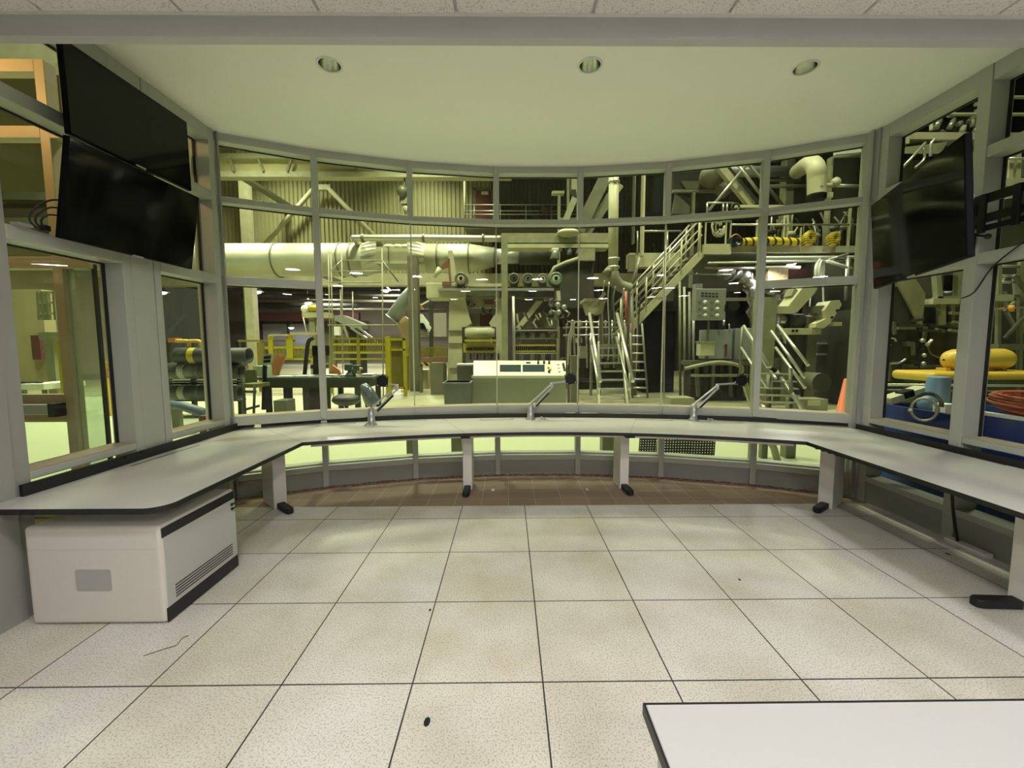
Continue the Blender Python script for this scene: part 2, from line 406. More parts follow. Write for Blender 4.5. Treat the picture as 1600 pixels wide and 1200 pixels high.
f = MB(); f.box(XL-0.1, XR+0.1, YB, YB+0.05, 2.967, 3.98); struct(f.build('trim_1', HEADER))
f = MB(); f.box(XL-0.1, XR+0.1, YB-0.016, YB, ZT-0.004, ZT+0.012); struct(f.build('trim_2', TRIMW))
# acoustic ceiling: tiles with a reveal between them
f = MB(); tw = 0.613; x0 = -0.226-5*tw
xs = [x0+i*tw for i in range(13)]
ys = [1.985-0.02-k*tw for k in range(16)]
LAMPS = [(x, y) for y in (0.68, -1.42, -3.52) for x in (-0.80, 0.67, 2.14)]
for i in range(len(xs)-1):
    for k in range(len(ys)-1):
        a, b, c, d = xs[i]+0.007, xs[i+1]-0.007, ys[k+1]+0.007, ys[k]-0.007 if k else 1.985
        f.box(a, b, c, d, ZT, ZT+0.03)
struct(f.build('ceiling', ACT, None, 0.004, 1))
f = MB(); f.box(XL-0.2, XR+0.2, -7.3, 1.985, ZT+0.010, ZT+0.10); struct(f.build('ceiling_grid', HEADER))
# walls behind the photographer
f = MB(); f.box(XL-0.2, XL, -7.2, 1.0, 0, ZT); struct(f.build('wall_left_rear', WHITEW))
f = MB(); f.box(XR, XR+0.2, -7.2, 1.0, 0, ZT); struct(f.build('wall_right_rear', WHITEW))
f = MB(); f.box(XL-0.18, XL, 1.0, 2.375, 0, ZC+0.14); f.box(XL+0.0, XL+0.012, 1.0, 2.29, 0.0, 3.6); struct(f.build('wall_left', PANEL))
f = MB(); f.box(XR, XR+0.18, 1.0, 2.30, 0, ZC+0.14); struct(f.build('wall_right', PANEL))
f = MB(); f.box(XL-0.2, XR+0.2, -7.4, -7.2, 0, ZT+0.1); struct(f.build('wall_back', WHITEW))

# curved front: seven bays
Z_BASE, Z_RAIL, Z_LOW, Z_SILL, Z_T1, Z_T2, Z_HEAD = 0.172, 0.262, 0.738, 0.852, 2.922, 2.985, 3.515
def bay(i):
    a, b = NODES[i], NODES[i+1]
    d = (b-a); ln = d.length; d.normalize(); n = Vector((-d.y, d.x))
    if n.y < 0: n = -n
    w = setting('window_%d' % (i+1), (a.x, a.y, 0))
    def P(u, v, z): q = a+d*u+n*v; return Vector((q.x, q.y, z))
    def bx(mb, u0, u1, v0, v1, z0, z1):
        mb.hexa([P(u0, v0, z0), P(u1, v0, z0), P(u1, v1, z0), P(u0, v1, z0), P(u0, v0, z1), P(u1, v0, z1), P(u1, v1, z1), P(u0, v1, z1)])
    e0, e1 = 0.0, ln
    m = MB(); bx(m, e0, e1, 0.012, REC+0.03, -0.1, Z_BASE); m.build('base_panel', PANEL, w)
    m = MB(); bx(m, e0, e1, 0.0, REC, Z_BASE+0.004, Z_RAIL-0.02); bx(m, e0, e1, 0.05, REC, Z_RAIL-0.02, Z_RAIL); m.build('bottom_rail', FRAME, w, 0.004)
    m = MB(); bx(m, e0, e1, 0.0, REC, Z_LOW+0.02, Z_SILL-0.004); m.build('middle_rail', FRAME, w, 0.006)
    m = MB(); bx(m, e0, e1, 0.004, REC+0.02, Z_SILL-0.004, Z_SILL); m.build('sill', SILLW, w)
    m = MB(); bx(m, e0, e1, 0.0, REC, Z_T2-0.014, Z_T2+0.045); m.build('transom', FRAME, w, 0.006)
    m = MB(); bx(m, e0, e1, 0.0, REC, 3.545, ZC+0.1); m.build('head', FRAME, w, 0.006)
    if i in (0, 6):
        m = MB(); bx(m, e0, e1, 0.0, REC*0.6, 2.185, 2.262); m.build('transom', FRAME, w, 0.006)
        cuts = [(Z_SILL, 2.185), (2.262, Z_T2-0.014)]
    else: cuts = [(Z_SILL, Z_T2-0.014)]
    for z0, z1 in [(Z_RAIL, Z_LOW+0.02)]+cuts+[(Z_T2+0.045, 3.545)]:
        m = MB(); bx(m, e0+0.004, e1-0.004, REC-0.035, REC-0.025, z0, z1); m.build('pane', GLASS, w)
    m = MB()
    for z1 in [c[1] for c in cuts]+[3.545]: bx(m, e0, e1, REC-0.045, REC-0.035, z1-0.010, z1)
    m.build('gasket', GASKET, w)
    if i in (0, 6):
        m = MB(); u0 = -0.02 if i == 0 else ln-0.075; bx(m, u0, u0+0.095, 0.0, REC, 0.0, ZC+0.1); m.build('jamb', FRAME, w, 0.005)
    # mullion on the first node
    if i > 0:
        def mull(z0, z1):
            t = radians(-28.35+8.1*i); dr = Vector((sin(t), cos(t))); dt = Vector((cos(t), -sin(t)))
            m = MB(); c = NODES[i]
            q = [c+dt*s-dr*0.012 for s in (-0.031, 0.031)]+[c+dt*s+dr*(REC-0.005) for s in (0.031, -0.031)]
            m.hexa([(p.x, p.y, z0) for p in q]+[(p.x, p.y, z1) for p in q]); return m
        mull(0.0, Z_SILL-0.10).build('mullion', FRAME, w, 0.004)
        if i in (1, 6): mull(Z_SILL-0.08, ZC).build('mullion', FRAME, w, 0.004)
        else:
            mull(Z_T2-0.01, ZC).build('mullion', FRAME, w, 0.004)
            t = radians(-28.35+8.1*i); c = rad(i, REC-0.03); m = MB(); m.bar((c.x, c.y, Z_SILL), (c.x, c.y, Z_T2), 0.012, 0.014); m.build('silicone_joint', SILICONE, w)
    return w
for i in range(7): bay(i)

# end posts where the curve meets the side walls
def post(name, pts, z0=0.0, z1=ZC+0.1):
    m = MB(); m.prism([(x, y, z0) for x, y in pts], (0, 0, z1-z0)); return struct(m.build(name, FRAME, None, 0.005))
a = NODES[0]
post('trim_3', [(XL-0.17, 4.04), (XL, 4.04), (XL+0.006, 4.10), (a.x+0.09, a.y+0.025), (a.x+0.035, a.y+0.20), (a.x-0.25, a.y+0.2)])
m = MB(); m.bar((XL+0.012, 4.135, 0), (XL+0.012, 4.135, ZC), 0.022, 0.022); m.bar((XL-0.03, 4.16, 0), (XL-0.03, 4.16, ZC), 0.012, 0.05); struct(m.build('trim_6', ALU))
a = NODES[7]
post('trim_4', [(XR+0.16, 3.965), (XR, 3.965), (XR-0.006, 4.02), (a.x-0.13, a.y+0.06), (a.x-0.055, a.y+0.21), (a.x+0.22, a.y+0.2)])
m = MB(); m.bar((XR-0.012, 4.04, 0), (XR-0.012, 4.04, ZC), 0.022, 0.022); m.bar((XR-0.045, 4.085, 0), (XR-0.045, 4.085, ZC), 0.012, 0.03); struct(m.build('trim_7', ALU))

# side windows: wall is x = XL or XR, s = -1 / +1 points outdoors
def side_window(n, X, s, y0, y1, jamb_near=0.02, jamb_far=0.02):
    w = setting('window_%d' % n, (X, y0, 0))
    def bx(mb, v0, v1, ya, yb, z0, z1):
        xa, xb = X+s*v0, X+s*v1; mb.box(min(xa, xb), max(xa, xb), ya, yb, z0, z1)
    m = MB(); bx(m, 0.012, REC+0.03, y0, y1, -0.1, 0.205); m.build('base_panel', PANEL, w)
    m = MB(); bx(m, 0.0, REC, y0, y1, 0.208, 0.262); m.build('bottom_rail', FRAME, w, 0.004)
    m = MB(); bx(m, 0.0, REC, y0, y1, 0.795, 0.846); m.build('middle_rail', FRAME, w, 0.008)
    m = MB(); bx(m, 0.004, REC+0.01, y0, y1, 0.846, 0.851); m.build('sill', SILLW, w)
    for z in (2.175, 2.955): m = MB(); bx(m, 0.0, REC, y0, y1, z, z+0.085); m.build('transom', FRAME, w, 0.006)
    m = MB(); bx(m, 0.0, REC, y0, y1, 3.50, ZC+0.1); m.build('head', FRAME, w, 0.006)
    for z0, z1 in ((0.262, 0.80), (0.851, 2.175), (2.26, 2.955), (3.04, 3.50)):
        m = MB(); bx(m, REC-0.012, REC-0.004, y0, y1, z0, z1); m.build('pane', CLEARGL, w)
    m = MB()
    for z0, z1 in ((0.851, 2.175), (2.26, 2.955), (3.04, 3.50)):
        bx(m, REC-0.03, REC-0.012, y1-0.012, y1, z0, z1); bx(m, REC-0.03, REC-0.012, y0, y1, z1-0.010, z1)
    m.build('gasket', GASKET, w)
    return w
side_window(8, XL, -1, 2.375, 3.07)
side_window(9, XL, -1, 3.40, 4.04)
side_window(10, XR, 1, 3.227, 3.965)
side_window(11, XR, 1, 2.30, 3.14)
m = MB(); m.box(XL-0.17, XL, 3.07, 3.135, 0, ZC+0.1); m.box(XL-0.17, XL-0.004, 3.139, 3.335, 0, ZC+0.1); m.box(XL-0.17, XL, 3.339, 3.40, 0, ZC+0.1); struct(m.build('trim_8', FRAME, None, 0.003))
m = MB(); m.box(XR-0.005, XR+0.17, 3.14, 3.227, 0, ZC+0.1); struct(m.build('trim_9', FRAME, None, 0.003))

# rusty debris along the foot of the curved wall
m = MB(); rr = random.Random(3)
for k in range(420):
    t = radians(rr.uniform(-24, 25)); q = CC+Vector((sin(t), cos(t)))*(CR-0.012-abs(rr.gauss(0, 0.03))); s = rr.uniform(0.004, 0.018)
    m.ball((q.x, q.y, 0.003), s, 6, 4, (1.6, 1, 0.28))
o = m.build('rust_flakes', RUST); o['kind'] = 'stuff'; o['label'] = 'reddish rust flakes along the foot of the curved window wall'; o['category'] = 'debris'

# recessed lights in the soffit (off)
DL = ['recessed chrome ceiling light above the left monitor arm, nearest the stacked televisions', 'recessed chrome ceiling light in the middle of the white soffit', 'recessed chrome ceiling light nearest the tilted television by the right window']
for (hx, hy), lb in zip(DOWN, DL):
    t = thing('recessed_light', lb, 'ceiling light', (hx, hy, ZC), 'recessed ceiling lights in the soffit')
    m = MB(); m.lathe((hx, hy, ZC), (0, 0, -1), [(0.076, -0.002), (0.076, 0.004), (0.082, 0.007), (0.092, 0.004), (0.094, -0.0005)], 40); m.build('trim_ring', TRIMW, t)
    m = MB(); m.lathe((hx, hy, ZC), (0, 0, 1), [(0.077, -0.002), (0.072, 0.03), (0.060, 0.08), (0.042, 0.13)], 40); m.build('reflector', CHROME, t)
    m = MB(); m.lathe((hx, hy, ZC), (0, 0, 1), [(0.042, 0.13), (0.0, 0.135)], 24); m.ball((hx, hy, ZC+0.105), 0.026, 12, 8); m.build('bulb', mat('unlit_bulb', (0.16, 0.16, 0.13), 0.3), t)

# round lights in the tile ceiling behind the photographer: the light of the room
LAMPE = emis('lit_diffuser', (1.0, 0.978, 0.955), 150.0)
for k, (lx, ly) in enumerate(LAMPS):
    t = thing('round_ceiling_light', 'round lit downlight in the low tile ceiling over the photographer', 'ceiling light', (lx, ly, ZT), 'round downlights in the tile ceiling')
    m = MB(); m.lathe((lx, ly, ZT), (0, 0, -1), [(0.132, 0.0), (0.150, 0.006), (0.138, 0.012), (0.128, 0.008)], 36); m.build('housing', TRIMW, t)
    m = MB(); m.lathe((lx, ly, ZT), (0, 0, -1), [(0.13, 0.005), (0.0, 0.0055)], 36); m.build('diffuser', LAMPE, t)

# ---------------------------------------------------------------- the desk
ZD = 0.72; TH = 0.030
def offs(i_t, out):
    t = radians(i_t); return Vector((CC.x+(CR+out)*sin(t), CC.y+(CR+out)*cos(t)))
# plan of the front edge (measured on the desk plane) and of the back edge
FI = Vector((-1.83, 3.60)); FRI = Vector((2.63, 3.535))
BLc = Vector((-2.765, 4.30)); BRc = Vector((3.53, 4.21))
def curve3(p, q, r, n):          # circle through three plan points, n spans from p to r
    ax, ay, bx_, by, cx, cy = p.x, p.y, q.x, q.y, r.x, r.y
    d = 2*(ax*(by-cy)+bx_*(cy-ay)+cx*(ay-by))
    ux = ((ax*ax+ay*ay)*(by-cy)+(bx_*bx_+by*by)*(cy-ay)+(cx*cx+cy*cy)*(ay-by))/d
    uy = ((ax*ax+ay*ay)*(cx-bx_)+(bx_*bx_+by*by)*(ax-cx)+(cx*cx+cy*cy)*(bx_-ax))/d
    R = sqrt((ax-ux)**2+(ay-uy)**2); a0 = math.atan2(ax-ux, ay-uy); a1 = math.atan2(cx-ux, cy-uy)
    return [Vector((ux+R*sin(a0+(a1-a0)*i/n), uy+R*cos(a0+(a1-a0)*i/n))) for i in range(n+1)]
NS = 30
FRONT = curve3(FI, Vector((0.22, 3.985)), FRI, NS)
BACK = curve3(BLc, Vector((0.2, 4.805)), BRc, NS)
def desk(name, label, top, edge, loc, seam=True):
    t = thing(name, label, 'desk', (loc[0], loc[1], 0), 'sections of the long control desk')
    m = MB(); m.prism([(p.x, p.y, ZD-TH+0.002) for p in top], (0, 0, TH-0.002)); m.build('desktop', DESKTOP, t, 0.002, 1)
    m = MB()
    for p, q in zip(edge, edge[1:]): m.bar((p.x, p.y, ZD-TH/2-0.001), (q.x, q.y, ZD-TH/2-0.001), 0.008, TH)
    m.build('edge_band', EDGE, t)
    return t
def upstand(t, pts, z1=0.768, w=0.022):
    m = MB()
    for p, q in zip(pts, pts[1:]):
        e = (q-p).normalized()*0.006
        m.bar((p.x-e.x, p.y-e.y, (ZD+z1)/2-0.005), (q.x+e.x, q.y+e.y, (ZD+z1)/2-0.005), w, z1-ZD+0.01)
    m.build('rear_edge_strip', EDGE, t)
def apron(t, pts, z0=0.64):
    m = MB()
    for p, q in zip(pts, pts[1:]): m.bar((p.x, p.y, (ZD-TH+z0)/2), (q.x, q.y, (ZD-TH+z0)/2), 0.03, ZD-TH-z0)
    m.build('under_frame', LEGW, t)
def leg(t, c, dirv, depth=0.26, w=0.10, foot=0.26, z1=ZD-TH, label=None):
    # c: middle of the leg's front face; dirv: plan direction that the foot points to
    d = Vector(dirv).normalized(); s = Vector((d.y, -d.x)); c = Vector(c)
    m = MB(); q = [c+s*(w/2), c-s*(w/2), c-s*(w/2)-d*depth, c+s*(w/2)-d*depth]
    m.hexa([(p.x, p.y, 0.0) for p in q]+[(p.x, p.y, z1) for p in q]); l = m.build('leg', LEGW, t, 0.008)
    m = MB(); q = [c+s*0.035-d*0.05, c-s*0.035-d*0.05, c-s*0.035+d*(foot-0.03), c-s*0.022+d*foot, c+s*0.022+d*foot, c+s*0.035+d*(foot-0.03)]
    m.prism([(p.x, p.y, 0.004) for p in q], (0, 0, 0.052)); m.build('foot', FOOT, l, 0.008)
    return l
def slot(t, p, q, w=0.012):
    m = MB(); m.bar((p[0], p[1], ZD+0.0006), (q[0], q[1], ZD+0.0006), w, 0.0016); m.build('cable_slot', EDGE, t)
def flap(t, p, q, w=0.05):
    p, q = Vector(p), Vector(q); d = (q-p).normalized(); n = Vector((-d.y, d.x))
    m = MB(); a = p+n*w; b = q+n*w
    for u, v in ((p, q), (q, b), (b, a), (a, p)): m.bar((u.x, u.y, ZD+0.001), (v.x, v.y, ZD+0.001), 0.006, 0.002)
    m.build('cable_flap', mat('grey_slot_edge', (0.20, 0.20, 0.18), 0.5), t)

# left wing: rounded near corner
r = 0.11; cx, cy = -1.835-r, 2.125+r
near = [Vector((-3.25, 2.125)), Vector((cx, 2.125))]+[Vector((cx+r*sin(a), cy-r*cos(a))) for a in [radians(k*9) for k in range(11)]]
SEAM_L0 = Vector((-1.93, 3.69)); SEAM_L1 = Vector((-2.60, 4.285))
kf = [Vector((-2.765, 2.26))]
wing = [Vector((-2.795, 2.125))]+near[1:]+[FI, SEAM_L0, SEAM_L1, BLc, Vector((-2.765, 2.30)), Vector((-2.795, 2.30))]
tL = desk('desk_section', 'white desk wing with a rounded corner along the left windows, over the white cabinet', [Vector((-2.795, 2.125))]+near[1:]+[FI, SEAM_L1, BLc, Vector((-2.795, 4.30))], [Vector((-2.795, 2.125))]+near[1:]+[FI], (-2.3, 3.0))
upstand(tL, [Vector((-2.775, 2.31)), Vector((-2.775, 4.285)), BLc+Vector((0.06, 0.02))], 0.788)
slot(tL, (-2.697, 2.90), (-2.675, 3.52))
for y in (2.92, 3.06): m = MB(); m.box(-2.795, -2.76, y, y+0.02, 0.765, 0.785); m.build('rear_clip', BLACKM, tL)
leg(tL, (-2.215, 3.90), (0.75, -0.66), 0.30, 0.12, 0.24)
# the middle three sections, cut at the joints
def cut(lo, hi):
    def at(curve, u):
        k = min(int(u*NS), NS-1); return curve[k].lerp(curve[k+1], u*NS-k)
    us = [lo+(hi-lo)*k/12 for k in range(13)]
    return [at(FRONT, u) for u in us], [at(BACK, u) for u in us]
JF = ((-1.83), (-0.42), (1.19), 2.63)
def u_at(x):
    for k in range(NS):
        if FRONT[k].x <= x <= FRONT[k+1].x: return (k+(x-FRONT[k].x)/(FRONT[k+1].x-FRONT[k].x))/NS
    return 1.0 if x > 0 else 0.0
UJ = [u_at(x) for x in JF]
names = ['white desk section on the left of the curved window, under the leftmost monitor arm', 'middle white desk section of the curved run, between its two central legs', 'white desk section on the right of the curved window, under the rightmost monitor arm']
mids = []
for k in range(3):
    fr, bk = cut(UJ[k], UJ[k+1])
    if k == 0: bk = [SEAM_L1]+[b for b in bk if b.x > SEAM_L1.x+0.02]
    c = sum(fr, Vector((0, 0)))/len(fr)
    t = desk('desk_section', names[k], fr+bk[::-1], fr, (c.x, c.y+0.4)); mids.append(t)
    bb = [b+Vector((0, 0.012)) for b in bk]
    upstand(t, bb)
    apron(t, [p+Vector((0, 0.16)) for p in fr])
    m = MB(); e = fr[-1] if k < 2 else None
    if e is not None:
        m.box(e.x-0.045, e.x+0.045, e.y+0.0, e.y+0.09, ZD-TH-0.022, ZD-TH); m.build('joint_clamp', BLACKM, t)
def joint(t, p, q):
    m = MB(); m.bar((p.x, p.y, ZD+0.0004), (q.x, q.y, ZD+0.0004), 0.004, 0.001); m.build('joint_line', mat('joint_line_grey', (0.30, 0.30, 0.28), 0.6), t)  # thin grey strip marks the seam between desk sections
joint(tL, FI.lerp(SEAM_L1, 0.0), SEAM_L1)
for k in (0, 1): fr_, bk_ = cut(UJ[k+1], 1.0); joint(mids[k], fr_[0], bk_[0])
flap(mids[0], (-2.02, 4.29), (-1.685, 4.497)); flap(mids[1], (-0.32, 4.615), (0.06, 4.645)); flap(mids[2], (1.453, 4.613), (1.845, 4.526))
slot(mids[0], (-1.36, 4.57), (-0.93, 4.655), 0.006); slot(mids[1], (0.02, 4.735), (0.62, 4.735), 0.006); slot(mids[2], (1.85, 4.60), (2.60, 4.46), 0.006)
leg(mids[0], (-0.445, 4.36), (0.0, -1.0), 0.24, 0.10, 0.22)
leg(mids[1], (1.268, 4.37), (0.06, -1.0), 0.24, 0.10, 0.22)
# right wing
wr = [FRI, Vector((2.60, 1.55)), Vector((3.545, 1.55)), BRc]
tR = desk('desk_section', 'white desk wing along the right windows, running out of the picture', [Vector((2.60, 1.55)), Vector((3.55, 1.55)), Vector((3.55, 4.21)), BRc, FRI], [FRI, Vector((2.60, 1.55))], (3.1, 2.8))
upstand(tR, [BRc+Vector((-0.03, 0.012)), Vector((3.535, 4.19)), Vector((3.535, 1.55))])
slot(tR, (3.517, 3.44), (3.508, 2.80))
for y in (3.45, 3.38, 3.31, 3.24): m = MB(); m.box(2.66, 2.70, y, y+0.02, ZD-TH-0.02, ZD-TH); m.build('under_clip', BLACKM, tR)
leg(tR, (3.05, 3.815), (-0.82, -0.58), 0.30, 0.12, 0.22)
leg(tR, (3.045, 2.31), (-1.0, 0.06), 0.26, 0.11, 0.25)

# near table, its corner in view
t = thing('table', 'white table with black edging in the foreground, only its far corner in view', 'table', (0.9, 0.3, 0))
z = 0.74
m = MB(); m.box(0.318, 1.95, -0.35, 0.888, z-0.028, z); m.build('tabletop', mat('table_laminate', (0.415, 0.41, 0.40), 0.35, 0, 0.03, 2), t, 0.002, 1)
m = MB(); m.box(0.313, 0.318, -0.35, 0.888, z-0.03, z-0.001); m.box(0.313, 1.95, 0.888, 0.893, z-0.03, z-0.001); m.build('edge_band', EDGE, t)
m = MB(); m.box(0.335, 0.36, -0.33, 0.85, 0.0, z-0.028); m.build('side_panel', GREYPL, t)
m = MB(); m.box(1.9, 1.925, -0.33, 0.85, 0.0, z-0.028); m.build('side_panel', GREYPL, t)

# cabinet below the left wing
t = thing('computer_cabinet', 'white rounded computer cabinet with black trim standing under the left desk wing', 'cabinet', (-2.32, 2.5, 0))
def rrect(x0, x1, z0, z1, r, y, n=6):
    out = []
    for cx_, cz_, a0 in ((x1-r, z0+r, -90), (x1-r, z1-r, 0), (x0+r, z1-r, 90), (x0+r, z0+r, 180)):
        out += [(cx_+r*cos(radians(a0+90*k/n)), y, cz_+r*sin(radians(a0+90*k/n))) for k in range(n+1)]
    return out
cx0, cx1, cy0, cy1, cz1 = -2.695, -1.938, 2.222, 2.845, 0.575
out = []
m = MB(); m.box(cx0, cx1, cy0, cy1, 0.006, cz1); m.build('shell', mat('cabinet_shell_white', (0.60, 0.565, 0.51), 0.4), t, 0.024, 4)
X = cx1+0.0005
def rightplate(mb, y0, y1, z0, z1, d=0.004): mb.box(X-0.002, X+d, y0, y1, z0, z1)
m = MB(); rightplate(m, cy0+0.016, cy1-0.012, 0.095, 0.505); m.build('door', GREYPL, t)
m = MB(); rightplate(m, cy0+0.008, cy1-0.015, 0.505, 0.560, 0.003); m.build('top_trim', EDGE, t)
m = MB(); rightplate(m, cy0+0.008, cy1-0.008, 0.010, 0.092, 0.003); m.build('plinth', EDGE, t)
m = MB()
for k in range(5): rightplate(m, cy0+0.07, cy1-0.06, 0.122+0.017*k, 0.129+0.017*k, 0.0055)
m.build('vent_slots', EDGE, t)
for zz in (0.472, 0.440): m = MB(); m.cyl((X, cy1-0.045, zz), (X+0.012, cy1-0.045, zz), 0.010, 14); m.box(X+0.008, X+0.014, cy1-0.045, cy1-0.01, zz-0.003, zz+0.003); m.build('lock', FOOT, t)
m = MB(); q = rrect(-2.425, -2.228, 0.205, 0.330, 0.012, cy0+0.0005); m.prism(q, (0, -0.003, 0)); m.build('label_plate', PLATEG, t)
m = MB(); m.box(cx0+0.02, cx1-0.02, cy0-0.0008, cy0, 0.4445, 0.446); m.build('seam', mat('fine_seam', (0.45, 0.42, 0.37), 0.6), t)

# monitor arms
def monitor_arm(label, b, e, tip, pl, tilt):
    # b base on the desk, e elbow end of the upper arm, tip end of the short link, pl plate centre
    t = thing('monitor_arm', label, 'monitor arm', (b[0], b[1], ZD), 'monitor arms on the front desk')
    b = Vector(b); top = b+Vector((0, 0, 0.185))
    m = MB(); m.lathe(b, (0, 0, 1), [(0.0, 0), (0.060, 0), (0.060, 0.010), (0.040, 0.020), (0.036, 0.10), (0.030, 0.185), (0.0, 0.19)], 24); m.build('post', ALU, t)
    e = Vector(e); d = (e-top)
    m = MB(); m.bar(top, e, 0.030, 0.016); m.build('upper_arm', ALU, t, 0.004)
    m = MB(); lo = top+Vector((0.035, -0.002, -0.045)); m.bar(lo, e+Vector((0.005, 0, -0.035)), 0.026, 0.016); l = m.build('lower_arm', ALU, t, 0.004)
    m = MB(); q0 = lo.lerp(e+Vector((0.005, 0, -0.035)), 0.10)+Vector((0.008, 0, -0.014)); q1 = lo.lerp(e+Vector((0.005, 0, -0.035)), 0.78)+Vector((0.008, 0, -0.014)); m.bar(q0, q1, 0.024, 0.022); m.build('cable_cover', FOOT, l)
    m = MB(); m.cyl(e+Vector((0, 0, -0.045)), e+Vector((0, 0, 0.016)), 0.020, 16); m.build('elbow', ALU, t)
    tip = Vector(tip); m = MB(); m.bar(e+Vector((0, 0, 0.008)), tip, 0.026, 0.018); m.cyl(tip+Vector((0, 0, -0.02)), tip+Vector((0, 0, 0.02)), 0.015, 14); m.build('short_link', ALU, t, 0.003)
    pl = Vector(pl); rot = Matrix.Rotation(tilt, 3, 'Y')
    ax = rot @ Vector((1, 0, 0)); az = rot @ Vector((0, 0, 1)); ay = Vector((0, 1, 0))
    m = MB(); m.tube([tip, pl], 0.012, 10); m.build('tilt_joint', BLACKM, t)
    m = MB(); m.obox(pl, ax*0.062, ay*0.006, az*0.062); m.obox(pl+az*0.066, ax*0.008, ay*0.006, az*0.012); plo = m.build('mounting_plate', BLACKM, t, 0.006)
    for sx in (-1, 1):
        for sz in (-1, 1): m = MB(); c = pl+ax*0.048*sx+az*0.048*sz-ay*0.006; m.lathe(c, (0, -1, 0), [(0.007, 0), (0.006, 0.003), (0, 0.004)], 10); m.build('screw', ALU, plo)
monitor_arm('silver monitor arm on the left desk section, its plate folded back beside the elbow', (-1.475, 4.385, ZD), W(620, 603, 4.40), W(604, 601, 4.46), W(597.5, 595.5, 4.44), 0.04)
monitor_arm('silver monitor arm in front of the grey console, plate tilted near the stair rail', (0.258, 4.70, ZD), W(862, 600, 4.70), W(884, 596, 4.74), W(891.5, 592, 4.72), -0.18)
monitor_arm('silver monitor arm nearest the right end of the curved window, plate by the mullion', (2.10, 4.575, ZD), W(1121, 602, 4.575), W(1150, 599, 4.60), W(1159, 594.5, 4.58), 0.14)

# little bags of screws
def hardware_bag(label, c, sx, sy, seed):
    t = thing('hardware_bag', label, 'bag', (c[0], c[1], ZD), 'bags of screws on the front desk'); rg = random.Random(seed)
    m = MB(); n = 9; vs = []; fs = []
    for i in range(n):
        for j in range(n):
            u, v = i/(n-1)*2-1, j/(n-1)*2-1; h = 0.004+0.030*max(0, 1-u*u)*max(0, 1-v*v)*rg.uniform(0.3, 1.0)
            vs.append((c[0]+u*sx+rg.uniform(-.004, .004), c[1]+v*sy+rg.uniform(-.004, .004), ZD+h))
    for i in range(n-1):
        for j in range(n-1): fs.append((i*n+j, (i+1)*n+j, (i+1)*n+j+1, i*n+j+1))
    m.add(vs, fs); m.build('bag', BAG, t)
    m = MB(); m.box(c[0]-sx*0.9, c[0]+sx*0.9, c[1]-sy*0.9, c[1]-sy*0.2, ZD+0.001, ZD+0.004); m.build('card', PAPER, t)
    for k in range(5):
        m = MB(); p = Vector((c[0]+rg.uniform(-.5, .5)*sx, c[1]+rg.uniform(-.4, .5)*sy, ZD+0.012)); q = p+Vector((rg.uniform(-.03, .03), rg.uniform(-.02, .02), rg.uniform(0.0, .03))); m.tube([p, q], 0.0045, 8); m.ball(q, 0.008, 8, 6); m.build('screw', ALU, t)
hardware_bag('clear bag of screws beside the leftmost monitor arm base', (-1.485, 4.275), 0.065, 0.05, 1)
hardware_bag('clear bag of screws on a white slip beside the middle monitor arm', (0.40, 4.585), 0.065, 0.04, 2)
hardware_bag('clear bag of screws beside the rightmost monitor arm base', (2.27, 4.495), 0.075, 0.045, 3)

# ---------------------------------------------------------------- televisions
def television(label, tl, tr, bl, br, depth, mount, grp, wallx):
    tl, tr, bl, br = map(Vector, (tl, tr, bl, br)); c = (tl+tr+bl+br)/4
    ax = ((tr-tl)+(br-bl))/4; az = ((tl-bl)+(tr-br))/4; ay = ax.cross(az).normalized()
    if (EYE-c).dot(ay) < 0: ay = -ay
    az = az-ax*(az.dot(ax)/ax.length_squared)
    t = thing('television', label, 'television', c, grp)
    m = MB(); m.obox(c-ay*(depth/2), ax, ay*(depth/2), az); m.build('shell', TVBODY, t, 0.006)
    m = MB(); m.obox(c+ay*0.0008, ax*0.985, ay*0.0015, az*0.972); m.build('screen', TVSCREEN, t)
    m = MB(); m.obox(c-ay*(depth+0.03), ax*0.6, ay*0.03, az*0.6); m.build('rear_housing', TVBODY, t, 0.01)
    m = MB(); q = c-az*1.0+ay*0.001; m.obox(q, ax*0.08, ay*0.004, az.normalized()*0.006); m.build('logo_bar', ALU, t)
    m = MB(); back = c-ay*(depth+0.06); wp = Vector(mount); m.bar(back, wp, 0.05, 0.06); m.obox(back, ax.normalized()*0.16, ay*0.008, az.normalized()*0.16); m.box(wp.x-0.006, wp.x+0.006, wp.y-0.03, wp.y+0.03, wp.z-0.06, wp.z+0.06); m.build('wall_arm', BLACKM, t)
    return t
television('upper of the two black televisions stacked against the left windows', (-2.66, 2.632, 3.416), (-2.66, 3.601, 3.43), (-2.66, 2.632, 2.866), (-2.66, 3.601, 2.872), 0.035, (-2.796, 3.10, 3.14), 'televisions hung by the windows', XL)
television('lower of the two black televisions by the left windows, tilted down at the room', (-2.555, 2.515, 2.800), (-2.555, 3.535, 2.80), (-2.655, 2.53, 2.215), (-2.655, 3.55, 2.215), 0.035, (-2.796, 3.10, 2.5), 'televisions hung by the windows', XL)
television('black television swung out in front of the right windows beside the empty bracket', (2.915, 3.36, 2.685), (2.47, 2.29, 2.712), (2.955, 3.34, 2.015), (2.515, 2.27, 2.048), 0.034, (3.552, 3.185, 2.35), 'televisions hung by the windows', XR)

